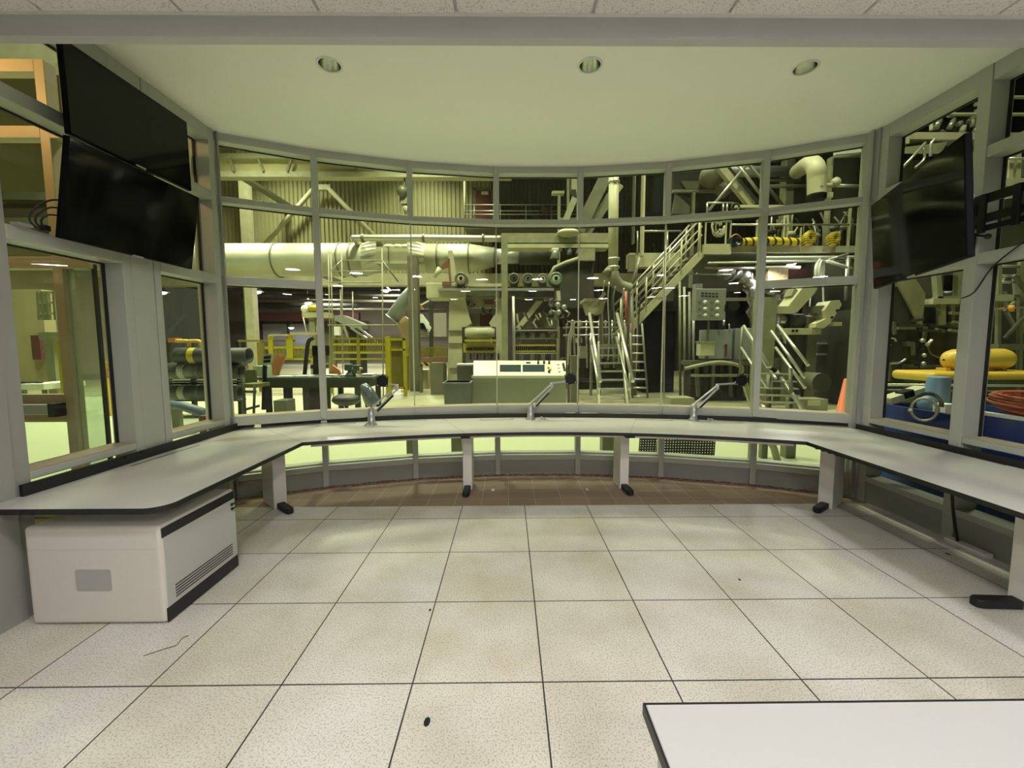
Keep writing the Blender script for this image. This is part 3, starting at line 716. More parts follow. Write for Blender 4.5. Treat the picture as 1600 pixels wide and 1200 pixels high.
# empty wall bracket
t = thing('television_bracket', 'empty black television bracket on the right wall, no screen on it', 'wall bracket', (3.5, 3.0, 2.4))
X = 3.44
def BR(x, y): q = EYE+(W(x, y, 1.0)-EYE)*((X)/(W(x, y, 1.0)-EYE).x); return q
for nm, y0, y1, z, h in (('top_rail', 2.66, 3.20, 2.615, 0.065), ('middle_rail', 2.66, 3.20, 2.475, 0.06), ('bottom_rail', 2.66, 3.03, 2.405, 0.04)):
    m = MB(); m.box(X-0.012, X+0.012, y0, y1, z-h/2, z+h/2); m.build(nm, BLACKM, t, 0.003)
for y in (3.01, 2.81):
    m = MB(); m.box(X-0.03, X-0.006, y-0.020, y+0.020, 2.37, 2.645); m.build('hook_arm', BLACKM, t, 0.004)
m = MB(); m.box(X+0.01, 3.553, 3.15, 3.20, 2.44, 2.64); m.build('wall_plate', BLACKM, t)
m = MB(); m.tube(smooth_path([(X, 3.19, 2.45), (3.46, 3.15, 2.41), (3.49, 3.08, 2.375), (3.50, 3.04, 2.36)]), 0.008, 8); m.ball((3.50, 3.03, 2.355), 0.02, 12, 8); m.build('pull_cord', RUBBER, t)
simple(MB().tube(smooth_path([(3.52, 2.70, 2.34), (3.515, 2.85, 2.25), (3.54, 3.02, 2.13), (3.552, 3.13, 1.97), (3.555, 3.22, 1.93)]), 0.005, 8), 'cable', RUBBER, 'thin black cable sagging below the empty television bracket on the right wall', 'cable')
simple(MB().tube(smooth_path([W(1500, 288, 2.45), W(1510, 291, 2.5), W(1519, 299, 2.5), W(1520, 312, 2.5), W(1508, 330, 2.45), W(1498, 334, 2.45)]), 0.004, 8), 'cable', CABLEW, 'grey cable looping out behind the right television beside the window post', 'cable')
lb = ['upper black cable curling out behind the lower left television', 'middle black cable curling out behind the lower left television', 'lower black cable curling out behind the lower left television']
for k in range(3):
    simple(MB().tube(smooth_path([(-2.70, 2.60, 2.46-0.05*k), (-2.70, 2.52, 2.43-0.04*k), (-2.72, 2.455+0.02*k, 2.36-0.02*k), (-2.745, 2.45+0.03*k, 2.30), (-2.75, 2.49+0.02*k, 2.262)]), 0.005, 8), 'cable', RUBBER, lb[k], 'cable', 'cables behind the lower left television')
t = thing('outlet_box', 'small grey outlet box on the left transom beside the television', 'outlet box', (-2.74, 2.49, 2.26))
m = MB(); m.box(-2.80, -2.75, 2.40, 2.47, 2.258, 2.275); m.build('cover', PANEL, t)
m = MB(); m.box(-2.77, -2.73, 2.515, 2.545, 2.258, 2.29); m.build('plug', FOOT, t)
# cable and raceway below the right wing
simple(MB().tube(smooth_path([(3.28, 2.93, 0.69), (3.32, 2.96, 0.50), (3.42, 3.02, 0.25), (3.50, 3.05, 0.045)]), 0.010, 8), 'power_cable', RUBBER, 'black cable hanging under the right desk wing down to the white raceway', 'cable')
t = thing('cable_raceway', 'short white cable raceway box on the floor against the right wall', 'raceway', (3.52, 3.0, 0))
m = MB(); m.box(3.49, 3.56, 2.86, 3.14, 0.0, 0.035); m.build('body', LEGW, t, 0.004)
m = MB(); m.box(3.487, 3.49, 2.86, 3.14, 0.012, 0.016); m.build('lid_line', GREYPL, t)
# hairline scrap and specks on the floor
simple(MB().tube(smooth_path([(-1.862, 1.985, .002), (-1.80, 2.03, .002), (-1.755, 2.06, .002), (-1.765, 2.11, .002), (-1.745, 2.13, .002)]), 0.0022, 5), 'thread', mat('grey_thread', (0.12, 0.12, 0.09), 0.8), 'dark thread lying on the floor in front of the cabinet', 'thread')
rg = random.Random(5)
for lbl, (fx, fy), s in (('dark chip on the foremost floor tile near the bottom of the picture', (-0.345, 1.60), 0.014), ('tiny dark speck on the tile before the middle of the desk', (-0.47, 2.33), 0.007), ('dark speck on a tile nearest the right desk leg', (1.55, 2.62), 0.007), ('pale paper scrap on the brown tiles beside the left middle desk leg', (-0.17, 4.36), 0.022), ('pale paper scrap on the brown tiles left of the right middle desk leg', (0.86, 4.36), 0.016), ('dark scrap on the floor strip under the right desk wing', (3.30, 2.93), 0.012)):
    m = MB(); m.ball((fx, fy, 0.002), s, 8, 4, (1, 1.7, 0.15)); simple(m, 'floor_scrap', PAPER if 'pale' in lbl else RUBBER, lbl, 'scrap')

# ---------------------------------------------------------------- the machine hall beyond the glass
HZ = -0.02
def R(x0, y0, x1, y1, Y, d, mb=None):      # upright block whose face at distance Y fills the survey rectangle, d deep
    mb = mb or MB(); p, q = W(x0, y1, Y), W(x1, y0, Y)
    c = W((x0+x1)/2, (y0+y1)/2, Y); hw = abs(q.x-p.x)/2; hz = abs(q.z-p.z)/2
    return mb.box(c.x-hw, c.x+hw, Y, Y+d, c.z-hz, c.z+hz)
def RF(x0, y0, x1, Y, d, mb=None):         # the same, standing on the hall floor
    mb = mb or MB(); p, q = W(x0, y0, Y), W(x1, y0, Y)
    return mb.box(min(p.x, q.x), max(p.x, q.x), Y, Y+d, HZ, p.z)
def L(x0, y0, x1, y1, Y, r, mb=None, Y2=None, seg=8):   # round bar between two survey points
    mb = mb or MB(); return mb.tube([W(x0, y0, Y), W(x1, y1, Y2 or Y)], r, seg)
def B(x0, y0, x1, y1, Y, w, h, mb=None, Y2=None):       # box section between two survey points; w deep, h thick in view
    mb = mb or MB(); return mb.bar(W(x0, y0, Y), W(x1, y1, Y2 or Y), h, w, (0, 1, 0))
def S(mb, name, m, label, cat, group=None, bevel=0.0): return tag(mb.build(name, m, None, bevel), label, cat, group)
def TH_(name, label, cat, x, y, Y, group=None, floor=True):
    p = W(x, y, Y); return thing(name, label, cat, (p.x, Y, HZ if floor else p.z), group)

# --- hall shell
f = MB(); f.box(-32, 32, -12, 9.9, -0.16, HZ); f.box(-32, -4.5, 9.9, 13, -0.16, HZ); struct(f.build('floor_hall', HFLOOR))
f = MB(); f.box(-4.5, 32, 9.9, 46, -0.16, HZ-0.001); f.box(-32, -4.5, 13, 46, -0.16, HZ-0.001); struct(f.build('floor_machines', HFLOOR2))
def corrugated(name, m, x0, x1, Y, z0, z1, pitch=0.26, dep=0.09):
    mb = MB(); n = int((x1-x0)/pitch); vs = []; 
    for k in range(n+1):
        x = x0+k*pitch
        for dx, dy in ((0, 0), (pitch*.35, 0), (pitch*.5, dep), (pitch*.85, dep)): vs.append((x+dx, Y+dy))
    k = len(vs); mb.add([(x, y, z0) for x, y in vs]+[(x, y, z1) for x, y in vs], [(i, i+1, k+i+1, k+i) for i in range(k-1)])
    o = mb.build(name, m); md = o.modifiers.new('solid', 'SOLIDIFY'); md.thickness = 0.03; return struct(o)
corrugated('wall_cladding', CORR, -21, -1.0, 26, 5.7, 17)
corrugated('wall_dimmed_cladding', CORRDK, -1.0, 30, 26.2, 5.7, 17)
f = MB(); f.box(-30, 30, 42, 42.3, HZ, 8); struct(f.build('wall_far', mat('far_wall_paint', (0.22, 0.19, 0.145), 0.8, 0, 0.15, 0.8)))
f = MB(); f.box(-30, 30, 26.4, 42, 7.0, 7.3); struct(f.build('ceiling_far_bay', mat('dark_bay_ceiling', (0.035, 0.033, 0.035), 0.7, 0.2, 0.6, 0.5)))
f = MB(); f.box(-30, 30, 25.6, 26.4, 5.25, 5.95); struct(f.build('trim_10', MCREAM))
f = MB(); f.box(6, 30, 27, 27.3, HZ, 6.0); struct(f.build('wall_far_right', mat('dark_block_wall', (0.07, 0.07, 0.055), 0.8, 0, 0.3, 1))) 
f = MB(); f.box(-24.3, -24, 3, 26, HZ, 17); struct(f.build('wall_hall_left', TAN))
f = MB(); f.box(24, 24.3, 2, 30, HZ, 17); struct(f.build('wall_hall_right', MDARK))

# --- far bay: door, header, pipes, lamps
t = TH_('overhead_door', 'white overhead door far back at the left behind the yellow guard rails', 'door', 450, 530, 41)
RF(407, 560, 498, 41.55, 0.1).build('threshold', MMID, t)
R(407, 506, 498, 563.3, 41.5, 0.2).build('door_leaf', WHITED, t)
m = MB()
for x in (451,): R(x-0.6, 506, x+0.6, 564, 41.45, 0.04, m)
m.build('seam', MMID, t)
m = MB(); R(399, 500, 407, 564, 41.2, 0.4, m); m.build('jamb', MAROON, t)
S(R(396, 488, 560, 501, 39, 0.5), 'header_beam', MAROON, 'long maroon beam above the white overhead door at the back left', 'beam')
for k, (y, x0, x1, r) in enumerate(((462, 378, 700, .16), (469, 378, 640, .10), (476, 385, 560, .2), (482, 385, 700, .12))):
    S(L(x0, y, x1, y+2, 31+k*1.5, r), 'ceiling_pipe', MMID if k % 2 else MDARK, ['topmost dark pipe under the far bay ceiling behind the round duct', 'thin grey pipe second from the top under the far bay ceiling', 'thick pipe third from the top under the far bay ceiling', 'lowest pipe under the far bay ceiling just above the maroon beam'][k], 'pipe', 'pipes under the far bay ceiling')
BULB = emis('far_lamp_glow', (1, 0.98, 0.96), 9.0)
for k, (x, y, Y, lb) in enumerate(((403, 456, 30, 'bright far bay lamp at the left above the rubber rolls'), (481, 474, 33, 'bright far bay lamp beside the left mullion of the curved window'), (603, 454, 30, 'bright far bay lamp beside the hanging grey chute'), (318, 466, 32, 'far bay lamp seen through the narrow left side window near its right edge'), (255, 457, 30, 'far bay lamp seen through the narrow left side window near its left edge'), (455, 512, 40, 'long lamp in front of the white overhead door'))):
    t = TH_('bay_lamp', lb, 'lamp', x, y, Y, 'lamps in the far bay', False); p = W(x, y, Y)
    MB().lathe(p+Vector((0, 0, 0.25)), (0, 0, -1), [(0.05, -0.3), (0.10, 0), (0.36, 0.22), (0.37, 0.24)], 20).build('shade', STAIN, t)
    MB().tube([p+Vector((0, 0, 0.5)), (p.x, p.y, 7.05)], 0.02, 6).build('rod', MDARK, t)
    MB().ball(p, 0.22, 14, 8, (1, 1, 0.6)).build('bulb', BULB, t)

# --- upper hall: crane girder, braces, column, walkway
t = TH_('crane_girder', 'long pale crane girder high along the corrugated wall', 'girder', 560, 272, 21, None, False)
R(330, 268, 800, 276, 21, 0.5).build('bottom_flange', MCREAM, t)
R(335, 250, 800, 268, 21.2, 0.06).build('web', mat('girder_cream', (0.66, 0.62, 0.33), 0.5, 0, 0.1, 1), t)
R(330, 240, 800, 247, 21, 0.5).build('top_flange', MCREAM, t); R(366, 269.5, 378, 275, 21.3, 4.65).build('bracket', MMID, t)
for x0, x1 in ((360, 366), (403, 412), (456, 449), (548, 560)):
    B(x0, 247, x1, 268, 20.98, 0.1, 0.10).build('stiffener', MGREEN, t)
t = TH_('wall_brace', 'pair of diagonal pipe braces meeting high on the corrugated wall', 'brace', 500, 300, 25.4, None, False)
L(412, 384, 492, 293, 25.4, 0.14).build('brace', MCREAM, t); L(512, 293, 584, 368, 25.4, 0.14).build('brace', MCREAM, t); R(488, 288, 516, 296, 25.3, 0.2).build('gusset', MCREAM, t)
S(RF(366, 180, 379, 24.5, 0.5), 'building_column', MCREAM, 'pale building column at the left edge of the curved window', 'column')
S(RF(379, 446, 389, 28, 0.5), 'building_column', TAN, 'tan building column in front of the dark far bay', 'column')
t = TH_('walkway', 'high walkway with grey pipe railings along the dark cladding', 'walkway', 800, 353, 24, None, False)
R(726, 353, 905, 358, 24, 2.25).build('deck', MMID, t)
for y in (320, 329.5, 335): L(726, y, 905, y, 24, 0.028).build('rail', STEEL, t)
for x in (741, 782, 822, 862, 900): L(x, 320, x, 354, 24, 0.026).build('post', STEEL, t)
t = TH_('red_door', 'dark red door at the end of the high walkway', 'door', 756, 352, 25.9, None, False)
R(743, 297, 768, 353, 25.9, 0.1).build('leaf', RED, t); R(752, 299, 763, 304, 25.85, 0.03).build('sign', PAPER, t)
m = MB(); R(740, 294, 743, 353, 25.88, 0.1, m); R(768, 294, 771, 353, 25.88, 0.1, m); R(740, 294, 771, 297, 25.88, 0.1, m); m.build('frame', MMID, t)
S(L(726, 283, 727, 354.5, 24.2, 0.07), 'standpipe', MCREAM, 'thin pale upright pipe beside the red walkway door', 'pipe')
S(R(848, 324, 860, 333, 23.8, 0.3), 'red_box', MAROON, 'small dark red box hung on the high walkway railing', 'box')
t = TH_('hoist', 'hoist trolley with motor hanging under the crane girder', 'hoist', 633, 300, 20.5, None, False)
R(626, 306, 640, 318, 21.0, 0.5).build('frame', MGREEN, t); MB().cyl(W(632, 328, 21.2), W(642, 328, 21.2), 0.22, 16).build('drum', MCREAM, t); L(632, 275, 632, 308, 21.2, 0.05).build('hanger', MMID, t); MB().ball(W(629, 299, 21.0), 0.28, 10, 8).build('motor', MMID, t); L(625.5, 306, 625, 332, 21.1, 0.04).build('guard_bar', STEEL, t)

# --- the big round duct with its box
YD = 19.0
t = TH_('air_duct', 'big round galvanised duct with a square box in its middle, high across the hall', 'duct', 560, 407, YD, None, False)
def P3(x, y): return W(x, y, YD)
MB().tube([P3(120, 407), P3(572, 406)], px(24.5, YD), 32).build('left_run', GALV, t)
def ring(x, y, r, w=0.05): return MB().lathe(P3(x, y)-Vector((w/2, 0, 0)), (1, 0, 0), [(r, 0), (r+0.05, 0), (r+0.05, w), (r, w)], 32)
for x, y, r in ((436, 406.5, 24.5), (535, 406, 24.5), (553, 406, 24.5), (685, 404, 21.5), (733, 404, 21.5), (772, 401.5, 13)): ring(x, y, px(r, YD)).build('flange', MMID, t)
def transition(x0, y0, r0, x1, y1, hw, hz):
    n = 24; a = []; b = []; c0 = P3(x0, y0); c1 = P3(x1, y1)
    for k in range(n):
        th = 2*pi*k/n; cs, sn = cos(th), sin(th); s = max(abs(cs), abs(sn))
        a.append(c0+Vector((0, cs*r0, sn*r0))); b.append(c1+Vector((0, cs/s*hw, sn/s*hz)))
    return MB().add(a+b, [(k, (k+1) % n, n+(k+1) % n, n+k) for k in range(n)]).build('transition', GALV, t)
transition(571, 406, px(24.5, YD), 597, 399, 0.8, px(18, YD)); transition(667, 404, px(21.5, YD), 643, 399, 0.8, px(19, YD))
MB().box(P3(440, 400).x-0.1, P3(440, 400).x+0.1, YD+0.6, 26.1, P3(440, 410).z, P3(440, 403).z).build('wall_bracket', MMID, t); MB().box(P3(700, 400).x-0.1, P3(700, 400).x+0.1, YD+0.5, 26.1, P3(700, 408).z, P3(700, 401).z).build('wall_bracket', MMID, t)
MB().box(P3(596.5, 399).x, P3(644, 399).x, YD-0.8, YD+0.8, P3(620, 417).z, P3(620, 392).z).build('plenum_box', mat('plenum_paint', (0.36, 0.36, 0.23), 0.5, 0, 0.15, 2), t)
m = MB(); m.box(P3(614.5, 399).x, P3(616, 399).x, YD-0.83, YD-0.8, P3(620, 417).z, P3(620, 393).z); m.build('seam', MMID, t)
R(600, 379, 640, 392, YD-0.5, 0.8).build('fan_deck', MMID, t)
for x in (608, 622, 634): MB().ball(W(x, 387, YD-0.6), 0.22, 10, 6, (1.4, 1, 0.7)).build('fan_motor', MGREEN, t)
MB().tube([P3(667, 404), P3(734, 404), P3(772, 402)], [px(21.5, YD), px(21.5, YD), px(14, YD)], 32).build('right_run', GALV, t)
MB().tube([P3(772, 401), P3(812, 400)], px(11.5, YD), 28).build('outlet_sleeve', STAIN, t)
MB().tube([P3(812, 400), P3(866, 400)], px(13, YD), 28).build('dark_sleeve', MDARK, t)
t = TH_('steel_pipe', 'slim bright steel pipe running above the big round duct', 'pipe', 670, 372, 17.6, None, False)
MB().tube(smooth_path([W(560, 380, 18.6), W(556, 374, 18.0), W(566, 372, 17.6), W(700, 372.5, 17.6), W(783, 373, 17.6)], 6), px(5, 17.6), 14).build('pipe', STEEL, t)
for x in (567, 662, 755): MB().lathe(W(x, 372, 17.6), (1, 0, 0), [(px(5, 17.6), -0.05), (px(6.2, 17.6), -0.05), (px(6.2, 17.6), 0.05), (px(5, 17.6), 0.05)], 16).build('clamp', MMID, t)

# --- scaffold and conveyors at the left
t = TH_('pipe_scaffold', 'thin pipe scaffold tower standing before the big round duct', 'scaffold', 555, 540, 12.5)
for x in (513, 517, 534, 597): L(x, 388, x+2 if x > 520 else x+4, 621.5, 12.5, 0.02).build('upright', MGREEN, t)
for y, x0, x1 in ((407, 534, 597), (424, 520, 597), (441, 512, 597), (508, 512, 620)): L(x0, y, x1, y, 12.5, 0.018).build('ledger', MGREEN, t)
L(516, 424, 534, 407, 12.5, 0.022).build('brace', STEEL, t); L(597, 407, 622, 440, 12.5, 0.022).build('brace', MMID, t)
S(RF(636, 400, 651, 14.2, 0.35), 'machine_post', MMID, 'green steel post behind the hanging grey chute', 'post')
t = TH_('chute', 'blue grey round chute hanging at a slant beside the green post', 'chute', 620, 480, 15, None, False)
MB().tube([W(644, 450, 14.45), W(634, 468, 14.8), W(614, 497, 15)], [px(6, 15), px(11, 15), px(11, 15)], 20).build('tube', mat('blue_grey_duct', (0.27, 0.30, 0.33), 0.4, 0.2, 0.15, 2), t)
MB().lathe(W(614, 497, 15), W(614, 497, 15)-W(633, 468, 15), [(px(11, 15), 0), (px(12.3, 15), 0), (px(12.3, 15), 0.06), (px(11, 15), 0.06)], 20).build('rim', STAIN, t)
S(MB().prism([W(619, 505, 15.4), W(632, 494, 15.4), W(640, 500, 15.4), W(640, 606, 15.4), W(626, 606, 15.4), W(628, 528, 15.4)], (0, 0.3, 0)), 'guard_plate', mat('peach_plate', (0.52, 0.40, 0.26), 0.6), 'peach coloured plate under the slanted round chute', 'plate')
t = TH_('sheet_chute', 'glossy white and black slatted chute behind the green post', 'chute', 662, 500, 17)
MB().prism([W(648, 492, 17), W(658, 490, 17), W(674, 512, 17), W(668, 525, 17), W(650, 525, 17)], (0, 0.3, 0)).build('white_sheet', PAPER, t)
m = MB(); m.prism([W(652, 504, 16.95), W(662, 505, 16.95), W(668, 518, 16.95), W(656, 514, 16.95)], (0, 0.04, 0)); m.build('dark_patch', BLACKH, t)
m = MB()
for k in range(4): B(650, 515+k*3, 670, 515+k*3, 16.9, 0.05, 0.03, m)
m.build('slats', MDARK, t)
B(652, 480, 670, 470, 16.9, 0.1, 0.05).build('brace', PAPER, t); B(652, 470, 662, 484, 16.9, 0.1, 0.05).build('brace', ORANGE, t)
B(674, 470, 674, 599.5, 17.1, 0.12, 0.14).build('frame_post', MDARK, t); B(650, 486, 676, 486, 17.1, 0.12, 0.10).build('frame_bar', MDARK, t)
S(R(678, 489, 697, 526, 18, 0.2), 'partition', mat('pale_grey_panel', (0.36, 0.34, 0.32), 0.5), 'pale grey panel standing left of the cream machine pillar', 'panel')
t = TH_('gantry_beam', 'cream beam on a post carrying small red and yellow motors at the left mullion', 'beam', 487, 540, 16)
R(472, 488, 512, 496, 16, 0.5).build('beam', MCREAM, t); RF(482, 496, 491, 16.1, 0.3).build('post', MGREEN, t)
MB().ball(W(477, 483, 16.2), 0.16, 10, 8).build('motor', PAPER, t); MB().ball(W(490, 482, 16.2), 0.18, 10, 8, (1.3, 1, 0.8)).build('motor', YELLOW, t); MB().cyl(W(496.5, 500, 16.3), W(496.5, 520, 16.3), 0.10, 14).build('white_canister', PAPER, t)
L(474, 496, 479, 520, 16, 0.02).build('hanging_wire', PAPER, t)
t = TH_('slanted_conveyor', 'bright steel slanted conveyor behind the pipe scaffold', 'conveyor', 545, 505, 18, None)
MB().prism([W(522, 493, 18), W(534, 492, 18), W(566, 506, 18), W(566, 514, 18), W(548, 512, 18), W(522, 500, 18)], (0, 0.8, 0)).build('hood', STAIN, t)
for x, y in ((524, 500), (560, 514)): B(x, y, x, 595.5, 18.2, 0.12, 0.12).build('leg', MMID, t)
for a in ((548, 512, 575, 530), (560, 512, 590, 535), (535, 502, 548, 540)): B(*a, 17.9, 0.1, 0.08).build('strut', STEEL, t)
R(522, 510, 530, 524, 17.6, 0.2).build('control_box', PAPER, t)
S(RF(545, 511, 566, 19, 0.5), 'dark_cabinet', MDARK, 'dark cabinet below the bright slanted conveyor', 'cabinet')
for k, (x, y, h) in enumerate(((551, 455, 52), (532, 452, 45))):
    S(L(x, y, x+1, y+h, 18.6, 0.035), 'drop_pipe', STEEL, ['thin vertical pipe dropping to the slanted conveyor, right one', 'thin vertical pipe dropping to the slanted conveyor, left one'][k], 'pipe', 'drop pipes over the conveyor')

# --- yellow guards
t = TH_('guard_rail', 'long yellow slotted guard rail behind the dark workbench', 'guard rail', 440, 560, 14)
R(372, 531, 460, 534, 14, 0.06).build('top_rail', YELDK, t)
R(408, 541, 502, 546, 14, 0.05).build('upper_band', YELLOW, t); R(408, 558, 502, 563, 14, 0.05).build('lower_band', YELLOW, t)
m = MB()
for x in (412, 424, 431, 437, 443, 450, 457, 461, 466, 471, 478, 486, 494): R(x-1.6, 545, x+1.6, 559, 14, 0.04, m)
m.build('bars', YELDK, t)
R(448, 522, 456, 560, 13.95, 0.08).build('post', YELLOW, t); R(420, 524, 425, 560, 13.95, 0.08).build('post', YELLOW, t); R(405, 535, 411, 612.5, 13.95, 0.1).build('post', YELDK, t)
R(420, 522, 450, 525, 13.9, 0.08).build('cap_rail', TANF, t); R(453, 519, 500, 523, 13.9, 0.08).build('cap_rail', TANF, t)
t = TH_('guard_rail', 'yellow guard railing with wire mesh between the mullion and the yellow post', 'guard rail', 560, 560, 13.6)
for y in (529, 538, 551, 561): B(514, y, 632, y, 13.6, 0.05, 0.07 if y != 561 else 0.05).build('rail', YELLOW if y != 529 else YELDK, t)
m = MB()
for k in range(28): x = 516+k*4; R(x-0.7, 529, x+0.7, 552, 13.62, 0.02, m)
m.build('mesh_bars', YELDK, t)
for x in (516, 560, 604): B(x, 528, x+2, 614.5, 13.6, 0.08, 0.10).build('post', YELDK, t)
S(B(606, 525, 608, 621, 12.6, 0.14, 0.15), 'yellow_post', YELLOW, 'bright yellow post at the corner of the guard railing', 'post')
t = TH_('yellow_screen', 'yellow mesh screen panel beside the bright yellow post', 'screen', 622, 600, 12.8)
m = MB()
for k in range(9): R(611+k*2.5, 531, 612+k*2.5, 608, 12.85, 0.02, m)
m.build('bars', YELDK, t)
m = MB(); R(609, 529, 633, 532, 12.8, 0.05, m); R(631, 529, 634, 619, 12.8, 0.05, m); R(609, 605, 633, 608, 12.8, 0.05, m); R(609, 545, 633, 548, 12.8, 0.05, m); m.build('frame', YELLOW, t)
t = TH_('yellow_rack', 'low yellow toothed rack between the yellow screen and the cream pillar', 'rack', 665, 550, 14.6)
R(632, 542, 697, 545, 14.6, 0.05).build('top_bar', YELLOW, t); R(632, 553, 697, 556, 14.6, 0.05).build('bottom_bar', YELLOW, t)
m = MB()
for k in range(22): R(633.5+k*2.9, 545, 635+k*2.9, 553, 14.6, 0.05, m)
m.build('teeth', YELLOW, t)
RF(634, 556, 638, 14.6, 0.1).build('leg', YELDK, t); RF(690, 556, 694, 14.6, 0.1).build('leg', YELDK, t)
t = TH_('hazard_stand', 'rusty brown frame with hazard stripes under the yellow toothed rack', 'frame', 672, 570, 13.8)
MB().prism([W(652, 574, 13.8), W(660, 559, 13.8), W(697, 557, 13.8), W(697, 566, 13.8), W(660, 568, 13.8)], (0, 0.3, 0)).build('beam', mat('rust_brown_paint', (0.24, 0.13, 0.06), 0.7, 0, 0.3, 4), t); R(657, 566, 697, 572, 13.75, 0.05).build('hazard_strip', HAZARD, t)
RF(655, 572, 659, 13.8, 0.15).build('leg', MMID, t); RF(693, 572, 697, 13.8, 0.15).build('leg', MMID, t)
S(RF(672, 567, 692, 13.2, 0.5), 'steel_box', MMID, 'grey green steel box on the floor left of the cream pillar', 'box')
S(RF(650, 578, 668, 15, 0.5), 'tan_crate', TAN, 'tan crate on the floor behind the grey green steel box', 'crate')

# --- workbench group
YW = 8.6
t = TH_('workbench', 'long dark steel workbench covered with papers outside the left of the curved window', 'workbench', 480, 600, YW)
m = MB(); a = W(398, 590, YW); b = W(582, 589, YW); m.box(a.x, b.x, YW, YW+0.9, a.z-0.05, a.z); m.build('top', mat('bench_dark_green', (0.06, 0.075, 0.06), 0.4, 0, 0.3, 3), t)
m = MB(); m.box(a.x+0.25, b.x-0.1, YW+0.02, YW+0.85, a.z-0.22, a.z-0.05); m.build('drawer_case', MDARK, t)
for x in (415, 448, 474, 508, 556, 572):
    q = W(x, 600, YW); [MB().box(q.x-0.05, q.x+0.05, YW+y_, YW+y_+0.08, HZ, a.z-0.05).build('leg', BLACKH if x in (415, 448) else MDARK, t) for y_ in (0.05, 0.75)]
bz = a.z
for k, (x, y0, w_, d_) in enumerate(((432, .25, .30, .2), (463, .2, .34, .25), (500, .35, .3, .22), (535, .2, .3, .25), (565, .3, .26, .3))):
    q = W(x, 589, YW); MB_ = MB(); MB_.box(q.x-w_/2, q.x+w_/2, YW+y0, YW+y0+d_, bz, bz+0.012+0.008*k)
    S(MB_, 'paper_stack', PAPER, ['white papers at the left end of the workbench', 'white papers second from the left on the workbench', 'white papers beside the mullion on the workbench', 'white papers beside the bench vise', 'white papers at the right end of the workbench'][k], 'papers', 'papers on the workbench')
t = TH_('bench_vise', 'dark green bench vise clamped on the right half of the workbench', 'vise', 545, 588, YW, None, False)
q = W(548, 590, YW+0.2)
MB().lathe((q.x, q.y, bz), (0, 0, 1), [(0.0, 0), (0.12, 0), (0.10, 0.05), (0.06, 0.10), (0.05, 0.14), (0, 0.15)], 16).build('base', mat('vise_green', (0.06, 0.10, 0.08), 0.5, 0.1, 0.2, 6), t)
MB().box(q.x-0.11, q.x+0.04, q.y-0.07, q.y+0.07, bz+0.13, bz+0.27).build('body', MATS['vise_green'], t, 0.02); MB().box(q.x+0.07, q.x+0.20, q.y-0.06, q.y+0.06, bz+0.13, bz+0.25).build('jaw', MATS['vise_green'], t, 0.02); MB().cyl((q.x-0.1, q.y, bz+0.17), (q.x+0.26, q.y, bz+0.17), 0.025, 12).build('screw', STEEL, t)
t = TH_('control_pendant', 'tilted green control box with dark buttons on a stand left of the workbench', 'control box', 415, 575, 8.4)
a4 = W(409, 570, 8.3); b4 = W(422, 567, 8.3); m = MB(); m.prism([W(408, 571, 8.3), W(421, 568, 8.3), W(424, 553, 8.3), W(411, 554, 8.3)], (0, 0.10, 0)); m.build('box', mat('pale_green_enclosure', (0.33, 0.38, 0.28), 0.5), t)
m = MB()
for i in range(3):
    for j in range(2): R(411.5+i*3.8+j*0.6, 557+(1-j)*6-i*0.4, 413.8+i*3.8+j*0.6, 561+(1-j)*6-i*0.4, 8.27, 0.03, m)
m.build('buttons', BLACKH, t); B(414, 571, 412, 640, 8.45, 0.06, 0.06).build('stand', BLACKH, t)
S(R(396, 572, 412, 588, 8.9, 0.3), 'parts_box', mat('mint_box', (0.40, 0.48, 0.34), 0.5), 'pale mint parts box at the left end of the workbench', 'box')
S(MB().prism([W(421, 586, 9.36), W(428, 555, 9.36), W(446, 555, 9.36), W(434, 586, 9.36)], (0, 0.06, 0)), 'orange_plate', ORANGE, 'large orange slanted plate standing behind the workbench', 'plate')
S(MB().prism([W(514, 586, 9.36), W(519, 570, 9.36), W(530, 578, 9.36), W(533, 586, 9.36)], (0, 0.06, 0)), 'orange_plate', ORANGE, 'small orange triangular plate right of the mullion behind the workbench', 'plate')
t = TH_('drill_press', 'dark drill press with a drooping hose at the mullion behind the workbench', 'drill press', 487, 560, 9.7)
R(488, 540, 503, 556, 9.7, 0.4).build('head', BLACKH, t); B(496, 556, 496, 588, 9.8, 0.15, 0.14).build('column', MDARK, t); R(485, 570, 505, 576, 9.7, 0.3).build('table', MDARK, t); B(496, 588, 496, 650, 9.8, 0.3, 0.3).build('stand', MDARK, t)
MB().tube(smooth_path([W(490, 528, 9.6), W(482, 534, 9.6), W(479, 555, 9.6), W(476, 586, 9.6)]), 0.045, 10).build('hose', RUBBER, t)
t = TH_('swivel_stool', 'dark rounded stool seat in front of the right end of the workbench', 'stool', 541, 640, 7.9)
q = W(541, 622, 7.9); MB().ball((q.x, q.y, q.z-0.03), 0.27, 18, 10, (1, 0.9, 0.45)).build('seat', mat('dark_olive_vinyl', (0.02, 0.022, 0.015), 0.5), t); MB().cyl((q.x, q.y, HZ+0.05), (q.x, q.y, q.z-0.05), 0.035, 12).build('stem', MDARK, t); MB().lathe((q.x, q.y, HZ), (0, 0, 1), [(0.25, 0), (0.25, 0.03), (0.04, 0.07)], 20).build('base', MDARK, t)
t = TH_('blue_hood', 'blue grey bell shaped hood on a stalk beside the leftmost monitor arm', 'hood', 578, 640, 7.4)
